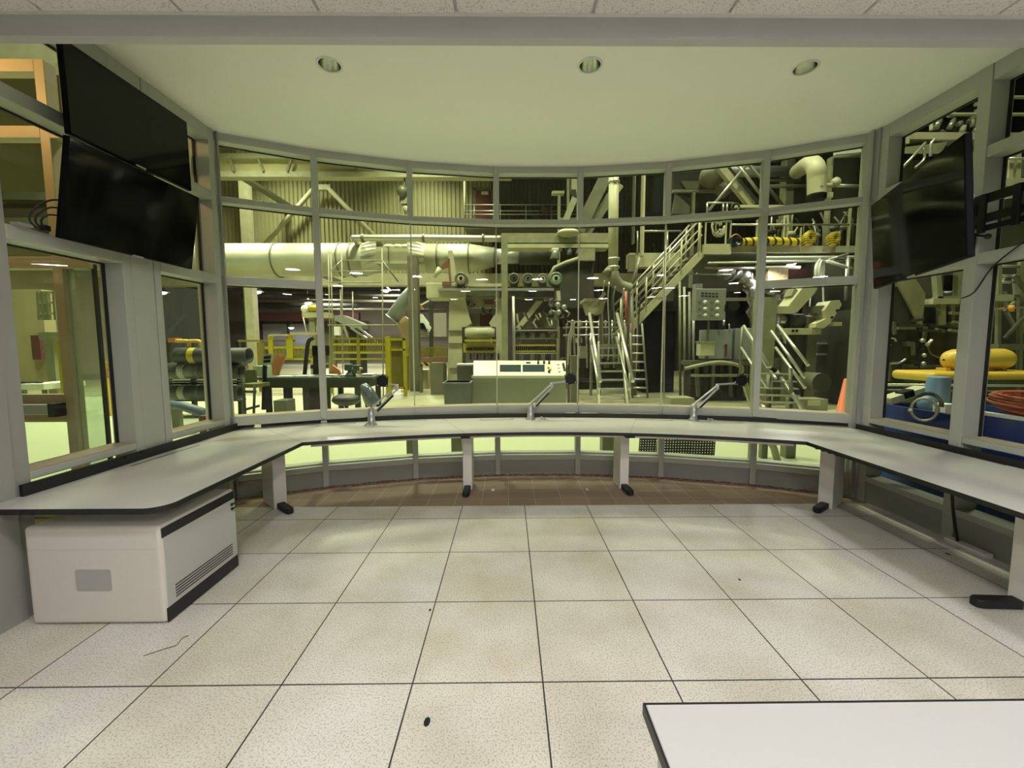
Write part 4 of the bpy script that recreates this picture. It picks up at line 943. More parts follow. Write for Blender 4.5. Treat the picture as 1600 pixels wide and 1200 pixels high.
q = W(577, 620, 7.4); MB().tube([W(567, 600, 7.4), W(574, 612, 7.4), W(582, 628, 7.4), W(584, 634, 7.4)], [px(5, 7.4), px(10, 7.4), px(12, 7.4), px(8, 7.4)], 18).build('bell', mat('blue_grey_gloss', (0.10, 0.12, 0.16), 0.2, 0.2), t); q = W(582, 632, 7.4); MB().cyl((q.x, q.y, HZ), (q.x, q.y, q.z), 0.05, 12).build('stalk', MDARK, t)
S(RF(427, 626, 447, 8.2, 0.35), 'scrap_bin', MMID, 'grey scrap bin under the left half of the workbench', 'bin')
t = TH_('bench_chair', 'dark tubular chair frame at the left end of the workbench', 'chair', 390, 620, 8.3)
for a in ((380, 590, 384, 666), (398, 600, 396, 666), (380, 612, 400, 612), (383, 640, 405, 634)): L(*a, 8.0, 0.025).build('tube', MDARK, t)
R(377, 600, 401, 606, 8.0, 0.45).build('seat', mat('olive_seat', (0.10, 0.11, 0.03), 0.6), t); R(383, 578, 399, 601, 8.4, 0.05).build('backrest', MATS['olive_seat'], t)

# --- rubber rolls on their rack, and things seen through the left side windows
YR = 9.2
def roll(label, x0, x1, y, r, hollow=True):
    t = TH_('rubber_roll', label, 'roll', (x0+x1)/2, y, YR, 'rubber covered rolls on the rack', False); a, b = W(x0, y, YR), W(x1, y, YR); R_ = px(r, YR)
    MB().lathe(a, b-a, [(R_*0.75, 0), (R_, 0.02), (R_, (b-a).length), (R_*0.82, (b-a).length+0.005), (R_*0.80, (b-a).length-0.3), (0, (b-a).length-0.3)], 28).build('cover', ROLLB, t)
    MB().lathe(a+Vector((0.32, 0, 0)), b-a, [(R_*1.015, 0), (R_*1.015, 0.14)], 28).build('band', mat('chalky_band', (0.32, 0.34, 0.30), 0.7, 0, 0.5, 8) if y > 560 else YELLOW, t)
    MB().lathe(a+Vector((0.72, 0, 0)), b-a, [(R_*1.012, 0), (R_*1.012, 0.05)], 28).build('scuffed_band', mat('scuffed_grey', (0.12, 0.13, 0.12), 0.7, 0, 0.8, 9), t)
roll('topmost black rubber roll on the rack, its hollow end toward the curved window', 277, 389, 555.5, 12.1)
roll('middle worn black rubber roll on the rack outside the left windows', 262, 377, 580, 12.1)
roll('lowest black rubber roll on the rack above the blue pipe', 262, 376, 613, 11.5)
t = TH_('roll_rack', 'dark steel rack holding the three rubber rolls', 'rack', 320, 600, YR)
for y in (568, 596, 600, 626): R(258, y-1, 372, y+1.3, YR+0.13, 0.3).build('shelf_bar', MDARK, t)
for x in (262, 300, 352, 372): B(x, 534, x+5, 651, YR+0.35, 0.08, 0.08).build('upright', MDARK, t)
for k, (x, lb) in enumerate(((283, 'yellow bent pipe above the topmost rubber roll, left one'), (301, 'yellow bent pipe above the topmost rubber roll, right one'))):
    S(MB().tube(smooth_path([W(x-6, 533, 9.25), W(x+9, 533, 9.25), W(x+12, 537, 9.25), W(x+12, 545, 9.25)], 5), 0.04, 10), 'bent_pipe', TANKY, lb, 'pipe', 'bent pipes above the rolls')
S(R(263, 528, 273, 535, 9.45, 0.2), 'orange_box', ORANGE, 'small orange box beside the bent yellow pipes above the rolls', 'box')
t = TH_('blue_pipe', 'dusty blue pipe lying on low blocks below the rubber rolls', 'pipe', 290, 640, 7.5)
MB().tube([W(262, 632, 7.6), W(290, 636, 7.5), W(322, 646, 7.4)], 0.085, 16).build('pipe', mat('dusty_blue', (0.09, 0.125, 0.17), 0.5, 0, 0.15, 4), t)
for x, y, Y in ((272, 634, 7.57), (315, 644, 7.42)): RF(x-5, y+4, x+5, Y-0.06, 0.12).build('block', MMID, t)
S(RF(311, 650, 328, 7.0, 0.3), 'red_block', MAROON, 'dark red block beside the narrow left window sill under the blue pipe', 'block')
# vestibule door outside the wide left window
d = setting('door_1', (-4.4, 3.7, 0)); YV = 3.72
def VX(x, y): return W(x, y, YV)
xs0, xs1 = VX(91, 520).x, VX(106, 520).x
MB().box(xs0, xs1, YV, YV+0.10, 0, 4.0).build('stile', TANF, d, 0.004)
for z0, z1 in ((2.26, 2.36), (3.36, 3.46), (3.90, 4.0)): MB().box(-6.2, xs0, YV, YV+0.10, z0, z1).build('transom', TANF, d, 0.004)
MB().box(-6.2, xs0, YV+0.02, YV+0.08, 0.885, 1.14).build('mid_rail', TANF, d, 0.004)
MB().box(-6.2, xs0+0.0, YV-0.09, YV-0.03, 0.97, 1.06).build('push_bar', ALU, d, 0.006); MB().box(xs0-0.05, xs0+0.012, YV-0.10, YV, 0.95, 1.07).build('bar_end', FOOT, d, 0.004)
MB().box(-6.2, xs0, YV, YV+0.10, 0.0, 0.22).build('bottom_rail', TANF, d, 0.004)
for z0, z1 in ((0.22, 0.885), (1.14, 2.26), (2.36, 3.36)): MB().box(-6.2, xs0, YV+0.04, YV+0.05, z0, z1).build('pane', CLEARGL, d)
d = setting('window_12', (xs1, 3.7, 0))
xe = VX(146, 520).x
MB().box(xs1, xe, YV+0.04, YV+0.05, 0.10, 2.26).build('pane', GREENGL, d); MB().box(xe, xe+0.022, YV+0.03, YV+0.06, 0.0, 2.30).build('edge_bar', GASKET, d); MB().box(xs1, xe+0.02, YV, YV+0.1, 0, 0.10).build('sill', ALU, d); MB().box(xs1, xe+0.02, YV, YV+0.1, 2.26, 2.34).build('head', TANF, d); MB().box(xs1, -2.98, YV, YV+0.1, 3.36, 3.46).build('transom', TANF, d)
# far left of the hall
S(RF(12, 452, 64, 15.5, 0.4), 'block_wall', TAN, 'tan block wall section beyond the vestibule door', 'wall')
t = TH_('parts_lift', 'pale green lift frame on a column beyond the vestibule door', 'lift', 75, 560, 10)
for x in (60, 67, 74, 85): B(x, 456, x+3, 500, 10, 0.06, 0.06).build('upright', MGREEN, t)
for y in (457, 473, 490): B(60, y, 88, y, 10, 0.05, 0.05).build('cross_bar', MCREAM, t)
R(61, 519, 93, 530, 9.9, 0.4).build('head_box', MGREEN, t); RF(68, 530, 82, 10, 0.3).build('column', MGREEN, t)
S(RF(88, 533, 97, 9.4, 0.18), 'bollard', YELLOW, 'tall yellow post beyond the vestibule door beside the lift column', 'post')
S(R(51, 524, 61, 562, 15.3, 0.2), 'maroon_cabinet', MAROON, 'maroon cabinet against the tan block wall', 'cabinet')
t = TH_('steel_table', 'white topped table of machine scraps beyond the vestibule door', 'table', 52, 600, 9.2)
R(31, 600, 68, 609, 9.2, 0.9).build('top', PAPER, t)
for x in (33, 65): RF(x, 609, x+3, 9.3, 0.08).build('leg', MMID, t)
for k, (x, lb) in enumerate(((38, 'dark scrap part on the left of the white topped table'), (50, 'dark scrap part in the middle of the white topped table'), (61, 'dark scrap part on the right of the white topped table'))):
    q = W(x, 600, 9.4); S(MB().ball((q.x, q.y, q.z+0.035), 0.062, 10, 6, (1.3, 1, 0.6)), 'scrap_part', MDARK, lb, 'machine part', 'scrap parts on the white topped table')
S(R(-10, 300, 80, 312, 17, 0.5), 'dark_beam', MMID, 'upper grey beam across the far left of the hall, above the vestibule transom', 'beam', 'beams at the far left')
S(R(-10, 340, 95, 352, 16.5, 0.5), 'dark_beam', MMID, 'lower grey beam across the far left of the hall, below the vestibule transom', 'beam', 'beams at the far left')
S(R(-20, 318, 90, 372, 17.2, 0.2), 'brown_board', mat('brown_board', (0.10, 0.085, 0.055), 0.7, 0, 0.3, 1), 'brown boarding behind the grey beams at the far left', 'boarding')
S(R(-20, 60, 95, 98, 12, 0.5), 'roof_beam', MCREAM, 'pale roof beam at the far left high above the vestibule door', 'beam')
S(RF(158, 420, 166, 11, 0.3), 'rack_post', MGREEN, 'pale green rack post seen beside the black edge of the wide left window', 'post')
for k in range(3): S(R(157, 566+12*k, 168, 577+12*k, 9.4, 0.3) if k < 2 else RF(157, 590, 168, 9.4, 0.3), 'orange_crate', (TANKY, ORANGE, TANKY)[k], ['topmost yellow crate of the stack beside the black edge of the wide left window', 'middle orange crate of the stack beside the black edge of the wide left window', 'lowest yellow crate of the stack beside the black edge of the wide left window'][k], 'crate', 'crates at the wide left window')

# --- the cream winder in the middle
YM = 13.4
rg0 = random.Random(33)
t = TH_('paper_winder', 'cream winder with two pillars and a top beam in the middle of the hall', 'machine', 745, 600, YM)
MB().prism([W(699, 610, YM), W(702, 466, YM), W(727, 466, YM), W(733, 494, YM), W(737, 505, YM), W(726, 512, YM), W(724, 610, YM)], (0, 0.6, 0)).build('pillar', MCREAM, t, 0.01)
MB().prism([W(767, 530, YM), W(768, 512, YM), W(764, 505, YM), W(774, 490, YM), W(776, 466, YM), W(786, 466, YM), W(786, 610, YM), W(770, 610, YM)], (0, 0.6, 0)).build('pillar', MCREAM, t, 0.01)
R(666, 442, 728, 466, YM-0.1, 0.9).build('end_box', MCREAM, t, 0.02)
R(706, 443, 784, 447, YM-0.15, 0.3).build('rail', MCREAM, t); R(684, 450, 866, 454, YM-0.25, 0.15).build('rail', STAIN, t); R(700, 455, 780, 462, YM, 0.7).build('beam', MGREEN, t); R(784, 455, 866, 464, YM+0.2, 0.6).build('beam', MDARK, t)
R(727, 467, 776, 481, YM+0.35, 0.3).build('crosspiece', MCREAM, t); R(753, 469, 775, 476, YM+0.25, 0.15).build('motor_box', MGREEN, t); R(757, 470, 772, 475, YM+0.2, 0.06).build('nameplate', MAROON, t)
R(727, 490, 750, 512, YM+0.5, 0.2).build('cover', MGREEN, t); R(750, 490, 769, 512, YM+0.45, 0.2).build('cover', MAROON, t)
for k in range(14):
    x = rg0.uniform(728, 772); y = rg0.uniform(468, 488); B(x, y, x+rg0.uniform(-4, 4), y+rg0.uniform(3, 12), YM+0.2, 0.06, 0.06).build('fitting', [MDARK, MMID, MGREEN, STEEL][k % 4], t)
for y, x0, x1 in ((516, 700, 724), (536, 700, 722), (575, 702, 722)): R(x0, y, x1, y+2, YM-0.05, 0.06).build('stain_band', MMID, t)
for k in range(9): x = 735+k*5.5; L(x, 552, x+rg0.uniform(-2, 2), 562, YM-0.8, 0.03).build('hose', [MDARK, MMID][k % 2], t)
t = TH_('winder_drum', 'smooth pale drum with end bearings low between the cream pillars', 'roller', 750, 600, YM-0.5)
m = MB(); m.cyl(W(727, 520, YM-0.4), W(773, 520, YM-0.4), px(8, YM), 24); m.build('drum', MCREAM, t)
R(725, 510, 774, 513, YM-0.45, 0.1).build('top_bar', STAIN, t); R(722, 511, 728, 532, YM-0.5, 0.3).build('bearing', MDARK, t); R(769, 511, 775, 532, YM-0.5, 0.3).build('bearing', MDARK, t); RF(722, 532, 728, YM-0.5, 0.3).build('stand', MDARK, t); RF(769, 532, 775, YM-0.5, 0.3).build('stand', MDARK, t)
t = TH_('yellow_guard', 'yellow guard with a row of black fittings in front of the pale drum', 'guard', 750, 600, YM-0.9)
R(726, 530, 776, 534, YM-0.9, 0.06).build('rail', YELLOW, t); R(724, 536, 776, 551, YM-0.85, 0.05).build('plate', YELLOW, t)
for k in range(10):
    x = 731+k*4.3; MB().lathe(W(x, 545, YM-0.86), (0, -1, 0), [(px(2.6, YM), 0), (px(2.6, YM), 0.05), (px(1.2, YM), 0.05), (px(1.2, YM), 0.02)], 12).build('fitting', BLACKH, t)
for x in (728, 772): RF(x, 551, x+3, YM-0.85, 0.05).build('leg', MMID, t)
t = TH_('slitter_bank', 'green slitter bank with a yellow toothed rail right of the tall green post', 'machine', 835, 600, YM)
R(806, 488, 872, 512, YM+0.5, 0.2).build('back_plate', MGREEN, t); R(806, 514, 872, 530, YM+0.3, 0.3).build('drum_cover', MGREEN, t)
R(804, 515, 872, 517, YM-0.4, 0.08).build('rail', STEEL, t); R(804, 528, 872, 530, YM-0.4, 0.08).build('rail', MMID, t)
R(804, 538, 868, 541, YM-0.5, 0.05).build('yellow_rail', YELLOW, t); R(804, 547, 868, 550, YM-0.5, 0.05).build('yellow_rail', YELLOW, t)
m = MB()
for k in range(20): R(806+k*3.1, 541, 807.6+k*3.1, 548, YM-0.5, 0.05, m)
m.build('teeth', BLACKH, t)
for x in (806, 838, 866): RF(x, 550, x+2, YM-0.45, 0.1).build('leg', MMID, t)
R(804, 551, 870, 553, YM-0.5, 0.1).build('drip_tray', STEEL, t)
rgs = random.Random(21)
for k in range(16):
    x = rgs.uniform(806, 868); y = rgs.uniform(486, 534); B(x, y, x+rgs.uniform(-5, 5), y+rgs.uniform(4, 14), YM-0.2, 0.06, 0.05).build('lever', [MDARK, MMID, STEEL, MCREAM][k % 4], t)
for k in range(8): x = 809+k*7.6; MB().cyl(W(x, 524, YM-0.35), W(x, 524, YM+0.2), 0.09, 14).build('slitter_wheel', MMID if k % 2 else MDARK, t)
for x in (812, 829, 846, 862): R(x, 553, x+6, 566, YM-0.3, 0.2).build('valve_box', MMID, t)
MB().prism([W(806, 511, YM), W(838, 470, YM), W(849, 470, YM), W(812, 516, YM)], (0, 0.25, 0)).build('slanted_arm', MCREAM, t)
S(RF(783, 364, 793, 12.2, 0.25), 'steel_post', MGREEN, 'tall green steel post in front of the winder, holding the long green beam', 'post')
S(L(802, 463, 804, 620.5, 12.6, 0.045), 'thin_post', STEEL, 'thin upright pipe just right of the tall green post', 'pipe')
t = TH_('green_beam', 'long green box beam running right from the tall green post', 'beam', 868, 375, 14.3, None, False)
R(784, 364, 952, 379, 14.3, 0.5).build('upper_face', MGREEN, t); R(790, 381, 952, 387, 14.2, 0.6).build('lower_flange', MCREAM, t)
S(MB().ball(W(888, 364, 14.2), px(17, 14.2), 20, 12, (1, 0.8, 0.36)), 'rounded_hood', MCREAM, 'pale rounded hood sitting on the long green beam', 'hood')
# A frame and guide rollers on top of the winder
t = TH_('dancer_stand', 'red and cream A frame standing on the winder beam', 'frame', 700, 442, YM-0.1, None, False)
MB().prism([W(700, 392, YM), W(706, 391, YM), W(714, 438, YM), W(704, 442, YM)], (0, 0.25, 0)).build('plate', MCREAM, t)
MB().prism([W(700, 404, YM), W(703, 404, YM), W(706, 441, YM), W(702, 441, YM), W(700, 416, YM), W(690, 420, YM), W(688, 418, YM)], (0, 0.18, 0)).build('red_brace', mat('faded_red', (0.20, 0.07, 0.035), 0.6, 0, 0.2, 4), t); MB().tube([W(688, 419, YM), W(679, 434, YM)], [0.10, 0.06], 12).build('cylinder', MCREAM, t); R(691, 440, 705, 446, YM-0.15, 0.2).build('foot', MATS['faded_red'], t)
WH = mat('roller_rim', (0.12, 0.125, 0.09), 0.45, 0.1, 0.3, 6); WG = mat('green_roller_rim', (0.11, 0.19, 0.125), 0.4, 0.1, 0.2, 6)
for x, r, m_, c_, lb in ((720, 9.5, WH, MCREAM, 'guide roller with a cream hub beside the red A frame'), (803, 8.5, WH, MDARK, 'dark guide roller just right of the tall green post'), (825, 8, WH, MMID, 'grey guide roller second from the tall green post'), (848, 7.5, MMID, MCREAM, 'pale guide roller third from the tall green post'), (869, 10, WG, MCREAM, 'green rimmed guide roller at the right end of the row')):
    t = TH_('guide_roller', lb, 'roller', x, 435, YM-0.3, 'guide rollers on the winder beam', False); c = W(x, 435, YM-0.3); rr_ = px(r, YM)
    MB().lathe(c, (0, 1, 0), [(rr_*0.62, 0.02), (rr_*0.72, 0), (rr_*0.95, 0), (rr_, 0.03), (rr_, 0.5), (0, 0.5)], 28).build('rim', m_, t); MB().lathe(c, (0, 1, 0), [(rr_*0.25, 0.0), (rr_*0.62, 0.02), (rr_*0.62, 0.1), (rr_*0.25, 0.1), (rr_*0.25, 0)], 24).build('hub', c_, t); MB().cyl(c+Vector((0, -0.03, 0)), c+Vector((0, 0.5, 0)), rr_*0.22, 12).build('shaft', BLACKH, t)
    R(x-6, 442, x+6, 450, YM-0.25, 0.4).build('bearing_block', MDARK, t)
# big dark hood with pale lip, valves
t = TH_('dark_hood', 'big dark sheet hood with a pale lip above the slitter bank', 'hood', 885, 440, YM+0.6, None, False)
MB().prism([W(864, 445, YM+0.8), W(868, 420, YM+0.8), W(905, 404, YM+0.8), W(928, 404, YM+0.8), W(928, 478, YM+0.8), W(878, 478, YM+0.8)], (0, 0.8, 0)).build('sheet', MDARK, t)
MB().tube([W(857, 436, YM+0.7), W(866, 418, YM+0.7), W(884, 410, YM+0.7), W(905, 403, YM+0.7)], 0.06, 8).build('lip', MCREAM, t); R(905, 388, 930, 407, YM+0.6, 0.5).build('bracket', MGREEN, t)
t = TH_('valve_cluster', 'tangle of bright valves and pipes right of the slitter bank', 'valves', 868, 480, YM-0.2, None, False)
rg = random.Random(11)
for k in range(22):
    x, y = rg.uniform(856, 882), rg.uniform(466, 502); a = W(x, y, YM-0.3+rg.uniform(0, .4)); v = Vector(((rg.random()-.5)*.5, (rg.random()-.5)*.2, (rg.random()-.5)*.4))
    if k % 3: MB().tube([a, a+v, a+v+Vector((v.z*.6, 0, -v.x*.5))], 0.035, 8).build('pipe', STEEL if k % 2 else MMID, t)
    else: MB().ball(a, 0.10, 10, 6).build('valve', STAIN if k % 2 else MDARK, t)
B(872, 455, 873, 470, YM-0.2, 0.12, 0.12).build('actuator', MCREAM, t); R(874, 498, 880, 510, YM-0.3, 0.1).build('gauge_box', BLACKH, t); RF(866, 500, 870, YM, 0.12).build('stand', MMID, t)
t = TH_('spotlight', 'pair of pale funnel shaped fixtures below the long green beam', 'fixture', 868, 405, YM, None, False)
MB().lathe(W(868, 390, 14.3), (-0.1, 0, -1), [(0.06, 0), (0.10, 0.05), (0.16, 0.32), (0.14, 0.32)], 16).build('funnel', STAIN, t); MB().lathe(W(872, 391, 14.3), (-1, 0, 0.1), [(0.12, 0), (0.10, 0.2), (0.03, 0.32)], 16).build('funnel', PAPER, t)
for k, (x, y) in enumerate(((884, 391), (889, 392), (896, 391), (903, 392))): MB().ball(W(x, y, 14.35), 0.14, 8, 6).build('fitting', STAIN if k % 2 else MDARK, t)
t = TH_('hopper', 'green trapezoid hopper with a lever left of the middle stair', 'hopper', 930, 480, 12.6, None, False)
MB().prism([W(916, 470, 12.6), W(946, 470, 12.6), W(942, 490, 12.6), W(923, 490, 12.6)], (0, 0.8, 0)).build('tub', MCREAM, t); R(914, 466, 948, 471, 12.55, 0.9).build('rim', MGREEN, t); B(924, 480, 946, 458, 12.5, 0.06, 0.08).build('lever', STEEL, t)
for x in (924, 938): RF(x, 488, x+3, 12.8, 0.15).build('leg', MMID, t)
# pipes and machinery behind the stairs
t = TH_('tall_pipe', 'tall pale vertical pipe with collars and a flexible bend at its foot', 'pipe', 960, 440, 12.2, None, False)
L(959, 255, 958, 428, 12.2, px(7.5, 12.2), None, None, 22).build('pipe', MCREAM, t)
for y in (283, 403, 416): MB().lathe(W(959, y, 12.2), (0, 0, -1), [(px(7.5, 12.2), 0), (px(8.8, 12.2), 0), (px(8.8, 12.2), 0.07), (px(7.5, 12.2), 0.07)], 22).build('collar', STAIN, t)
MB().tube(smooth_path([W(958, 426, 12.2), W(960, 436, 12.2), W(968, 446, 12.25), W(984, 452, 12.3)], 8), px(9, 12.2), 18).build('flex_bend', mat('ribbed_flex', (0.26, 0.26, 0.18), 0.5, 0.1, 0.4, 30), t)
L(945, 430, 954, 420, 12.15, 0.12, None, None, 14).build('side_branch', MMID, t); L(984, 452, 990, 623, 12.35, 0.10).build('down_pipe', MMID, t)
S(B(903, 363, 948, 272, 14.55, 0.4, 0.40), 'slanted_duct', MMID, 'upper dark slanted duct left of the tall pale vertical pipe', 'duct', 'slanted ducts by the tall pipe')
S(B(914, 366, 966, 290, 15.0, 0.4, 0.33), 'slanted_duct', MGREEN, 'lower green slanted duct crossing behind the tall pale vertical pipe', 'duct', 'slanted ducts by the tall pipe')
t = TH_('crane_post', 'pale post with a leaning strut at the end of the high walkway', 'post', 895, 345, 17, None, False)
R(886, 272, 890, 352, 17, 0.2).build('post', MGREEN, t); R(893, 272, 903, 300, 17, 0.3).build('post', MCREAM, t); B(882, 348, 898, 310, 16.9, 0.2, 0.24).build('strut', MCREAM, t); R(863, 298, 882, 302, 17.1, 0.3).build('shelf', MCREAM, t); RF(872, 305, 876, 17.05, 0.15).build('prop', MGREEN, t); R(872, 340, 904, 346, 17.02, 0.2).build('tie_bar', MGREEN, t); R(893, 296, 900, 308, 16.95, 0.2).build('gear_box', MDARK, t)
for k, (x0, x1, y0, y1, m_, lb) in enumerate(((1003, 1009, 270, 400, MCREAM, 'pale upright column between the tall pipe and the dark panel'), (990, 994, 270, 380, MMID, 'grey upright column just right of the tall pale pipe'), (1020, 1046, 275, 332, BLACKH, 'dark upright panel below the soffit right of the pale column'))):
    S(R(x0, y0, x1, y1, 13.6+0.4*k, 0.25), 'upright_column' if k < 2 else 'partition', m_, lb, 'column' if k < 2 else 'panel')
for k in range(9):
    x0 = [945, 952, 956, 962, 975, 981, 988, 996, 1000][k]
    S(MB().tube(smooth_path([W(x0, 438+k*3, 12.02), W(x0+(k % 3)*2-4, 470, 12.02), W(x0+(k % 2)*3-3, 520, 12.02), W(x0-2, 560+k*3, 12.02)], 4), 0.022, 6), 'hanging_hose', [MMID, STEEL, MDARK][k % 3], 'thin hose hanging among others behind the middle stair', 'hose', 'hoses behind the middle stair')
t = TH_('pump_skid', 'crowded grey pump skid behind the middle stair', 'machine', 920, 560, 14.6)
for k in range(16):
    x = 884+rg.uniform(0, 100); y = rg.uniform(500, 575); w_ = rg.uniform(4, 12); R(x, y, x+w_, y+rg.uniform(6, 22), 14.6+rg.uniform(-.3, .3), 0.4).build('housing', [MDARK, MMID, MGREEN, MDARK][k % 4], t)
for k in range(10):
    x = 886+k*10; L(x, 500, x+rg.uniform(-4, 4), 575, 14.2, 0.035).build('riser', [MMID, STEEL][k % 2], t)
for y in (503, 512, 524): L(880, y, 985, y+rg.uniform(-2, 3), 14.1, 0.03).build('manifold', STEEL, t)
RF(880, 560, 985, 14.7, 0.8).build('plinth', MDARK, t)
t = TH_('handrail', 'bent bright handrail standing between the console and the middle stair', 'handrail', 890, 600, 10.5)
MB().tube(smooth_path([W(895, 500, 10.5), W(893, 514, 10.5), W(889, 530, 10.5), W(888, 570, 10.5)], 6), 0.035, 10).build('outer_rail', STEEL, t); MB().tube(smooth_path([W(897, 504, 10.6), W(895, 518, 10.6), W(891, 534, 10.6), W(890, 570, 10.6)], 6), 0.03, 10).build('inner_rail', STEEL, t); RF(887, 570, 892, 10.5, 0.08).build('stand', MMID, t)
S(RF(893, 556, 905, 10.2, 0.4), 'grey_cabinet', MMID, 'grey cabinet beside the right end of the console', 'cabinet')
S(R(906, 541, 918, 560, 11.0, 0.3), 'junction_box', MGREEN, 'green junction box left of the middle stair handrail', 'box')

# --- stairs
def stair(t, lo, hi, across, n, mt, ms, tread_d=0.24):
    lo, hi, across = Vector(lo), Vector(hi), Vector(across)
    for k in range(n):
        c = lo+(hi-lo)*((k+0.5)/n); run = Vector((hi.x-lo.x, hi.y-lo.y, 0)).normalized()
        m = MB(); m.obox(c+across/2, across/2, run*tread_d/2, Vector((0, 0, 0.02))); m.build('tread', mt, t)
    for s_ in (Vector((0, 0, 0)), across):
        m = MB(); m.bar(lo+s_, hi+s_, 0.05, 0.22); m.build('stringer', ms, t)
YS0, YS1 = 9.4, 11.6
t = TH_('stair', 'steel stair with two bright handrails climbing away from the window, right of the console', 'stair', 955, 640, YS0)
lo = W(936, 640, YS0); lo.z = HZ; hi = W(935, 538, YS1); ac = Vector((0.66, 0, 0))
stair(t, lo, hi, ac, 8, STEEL, MGREEN, 0.16)
for x0, y0, x1, y1, r in ((938, 596, 921, 490, 0.042), (936, 607, 922, 528, 0.03), (989, 596, 964, 490, 0.042), (983, 608, 963, 527, 0.03)): L(x0, y0, x1, y1, YS0, r, None, YS1, 12).build('handrail', STEEL, t)
for x0, y0, Y in ((934, 580, YS0+0.4), (923, 520, YS1-0.4), (984, 580, YS0+0.4), (967, 520, YS1-0.4)): L(x0, y0, x0, y0+46, Y, 0.028).build('post', STEEL, t)
MB().box(hi.x-0.1, hi.x+0.9, YS1, YS1+0.3, hi.z-0.06, hi.z).build('landing', MGREEN, t)
t = TH_('ladder', 'red and grey rung ladder leaning between the two stairs', 'ladder', 1000, 620, 11.2)
for a in ((985, 520, 988, 622, MMID), (1003, 505, 1012, 622, MMID)): L(*a[:4], 11.2, 0.03).build('rail', a[4], t)
for k in range(8): y = 525+k*13.5; L(985, y, 1005+k*0.9, y, 11.2, 0.024).build('rung', STEEL, t)
L(978, 455, 979, 505, 11.3, 0.04).build('red_pole', mat('red_oxide', (0.34, 0.075, 0.045), 0.5), t); L(986, 505, 985, 560, 11.3, 0.03).build('red_pole', RED, t); L(976, 505, 981, 560, 11.3, 0.03).build('prop', MMID, t)
YP = 12.6
t = TH_('upper_stair', 'green diagonal stair climbing right to the platform', 'stair', 1030, 520, YP, None, False)
lo = W(972, 527, YP); hi = W(1096, 396, YP); ac = Vector((0, 0.9, 0))
stair(t, lo, hi, ac, 15, MMID, MCREAM, 0.25)
for s_ in (0, 1):
    o = Vector((0, 0.9*s_, 0))
    for dz, r in ((0.55, .022), (0.80, .022), (1.08, .03)): MB().tube([lo+o+Vector((0, 0, dz)), hi+o+Vector((0, 0, dz))], r, 10).build('handrail', STEEL if dz > 1 else MGREEN, t)
    for f_ in (0.08, 0.3, 0.52, 0.74, 0.96): p = lo.lerp(hi, f_)+o; L2 = MB().tube([p, p+Vector((0, 0, 1.08))], 0.03, 8); L2.build('post', MCREAM, t)
t = TH_('reflection_strip', 'lamp reflection modelled as a bright steel channel crossing the diagonal stair', 'channel', 1035, 465, YP-0.5, None, False)  # solid bright bar put in where a ceiling lamp reflects in the glass
R(1022, 464, 1041, 467, YP-0.5, 0.08).build('channel', STEEL, t); L(1041, 330, 1037, 645, YP-0.55, 0.02).build('hanger', STEEL, t)
S(RF(1008, 486, 1056, 13.6, 1.5), 'dark_enclosure', BLACKH, 'tall black machine enclosure under the diagonal stair', 'enclosure')
S(R(1056, 450, 1088, 580, 13.4, 0.4), 'pipe_chase', MDARK, 'dark pipe chase left of the silver button panel', 'pipes')
for k, x in enumerate((1062, 1069, 1077, 1083)): S(L(x, 440+8*k, x+1, 623, 12.2, 0.04), 'riser_pipe', [MMID, MGREEN, MMID, STEEL][k], ['first riser pipe right of the black enclosure', 'second riser pipe right of the black enclosure, greenish', 'third riser pipe right of the black enclosure', 'riser pipe touching the silver button panel on its left'][k], 'pipe', 'riser pipes beside the button panel')

# --- platform on the right
t = TH_('platform', 'green steel platform on the right carrying the yellow ducts', 'platform', 1210, 392, YP, None, False)
R(1140, 384, 1340, 394, YP, 0.15).build('edge_beam', MCREAM, t); R(1100, 381, 1143, 397, YP-0.1, 0.15).build('toe_plate', MCREAM, t); MB().box(W(1100, 394, YP).x, W(1345, 394, YP).x, YP+0.1, YP+3.0, W(1200, 392, YP).z, W(1200, 391, YP).z+0.03).build('deck', MMID, t)
for y, x0, x1, r in ((351, 1143, 1338, .03), (346, 1101, 1143, .03)): L(x0, y, x1, y, YP, r).build('rail', STEEL, t)
for x, y0 in ((1095, 345), (1103, 347), (1135, 347), (1142, 347), (1183, 343), (1226, 333), (1231, 333), (1252, 355), (1328, 325)): R(x-1.3, y0, x+1.3, 395, YP-0.03, 0.08).build('post', MCREAM, t)
R(983, 395, 1062, 417, 14.4, 0.4).build('side_beam', MCREAM, t); R(983, 398, 993, 424, 14.2, 0.2).build('end_plate', MGREEN, t); L(1000, 402, 986, 450, 14.1, 0.06).build('hanger', MGREEN, t)
L(1000, 361, 1064, 361, 14.3, 0.03).build('rail', STEEL, t)
for x in (996, 1043): L(x, 361, x, 398, 14.3, 0.03).build('post', STEEL, t)
t = TH_('blower', 'black round blower opening on the platform at the left end of the yellow duct', 'blower', 1150, 384, YP-0.2, None, False)
MB().lathe(W(1150, 376, YP-0.1), (0, -1, 0), [(0.0, 0), (px(8, YP)*0.9, 0.02), (px(8, YP), 0.08), (px(9, YP), 0.05), (px(9, YP), -0.2)], 26).build('housing', mat('dark_blue_black', (0.015, 0.02, 0.03), 0.3), t); MB().tube(arc(W(1150, 376, YP-0.15), px(9, YP), 0.5, 2.6, 12, (1, 0, 0), (0, 0, 1)), 0.02, 6).build('rim', ORANGE, t)
def ribbed(name, pts, r, m, n, amp):
    path = smooth_path(pts, n); return MB().tube(path, [r*(1+amp*sin(i*2.1)) for i in range(len(path))], 16)
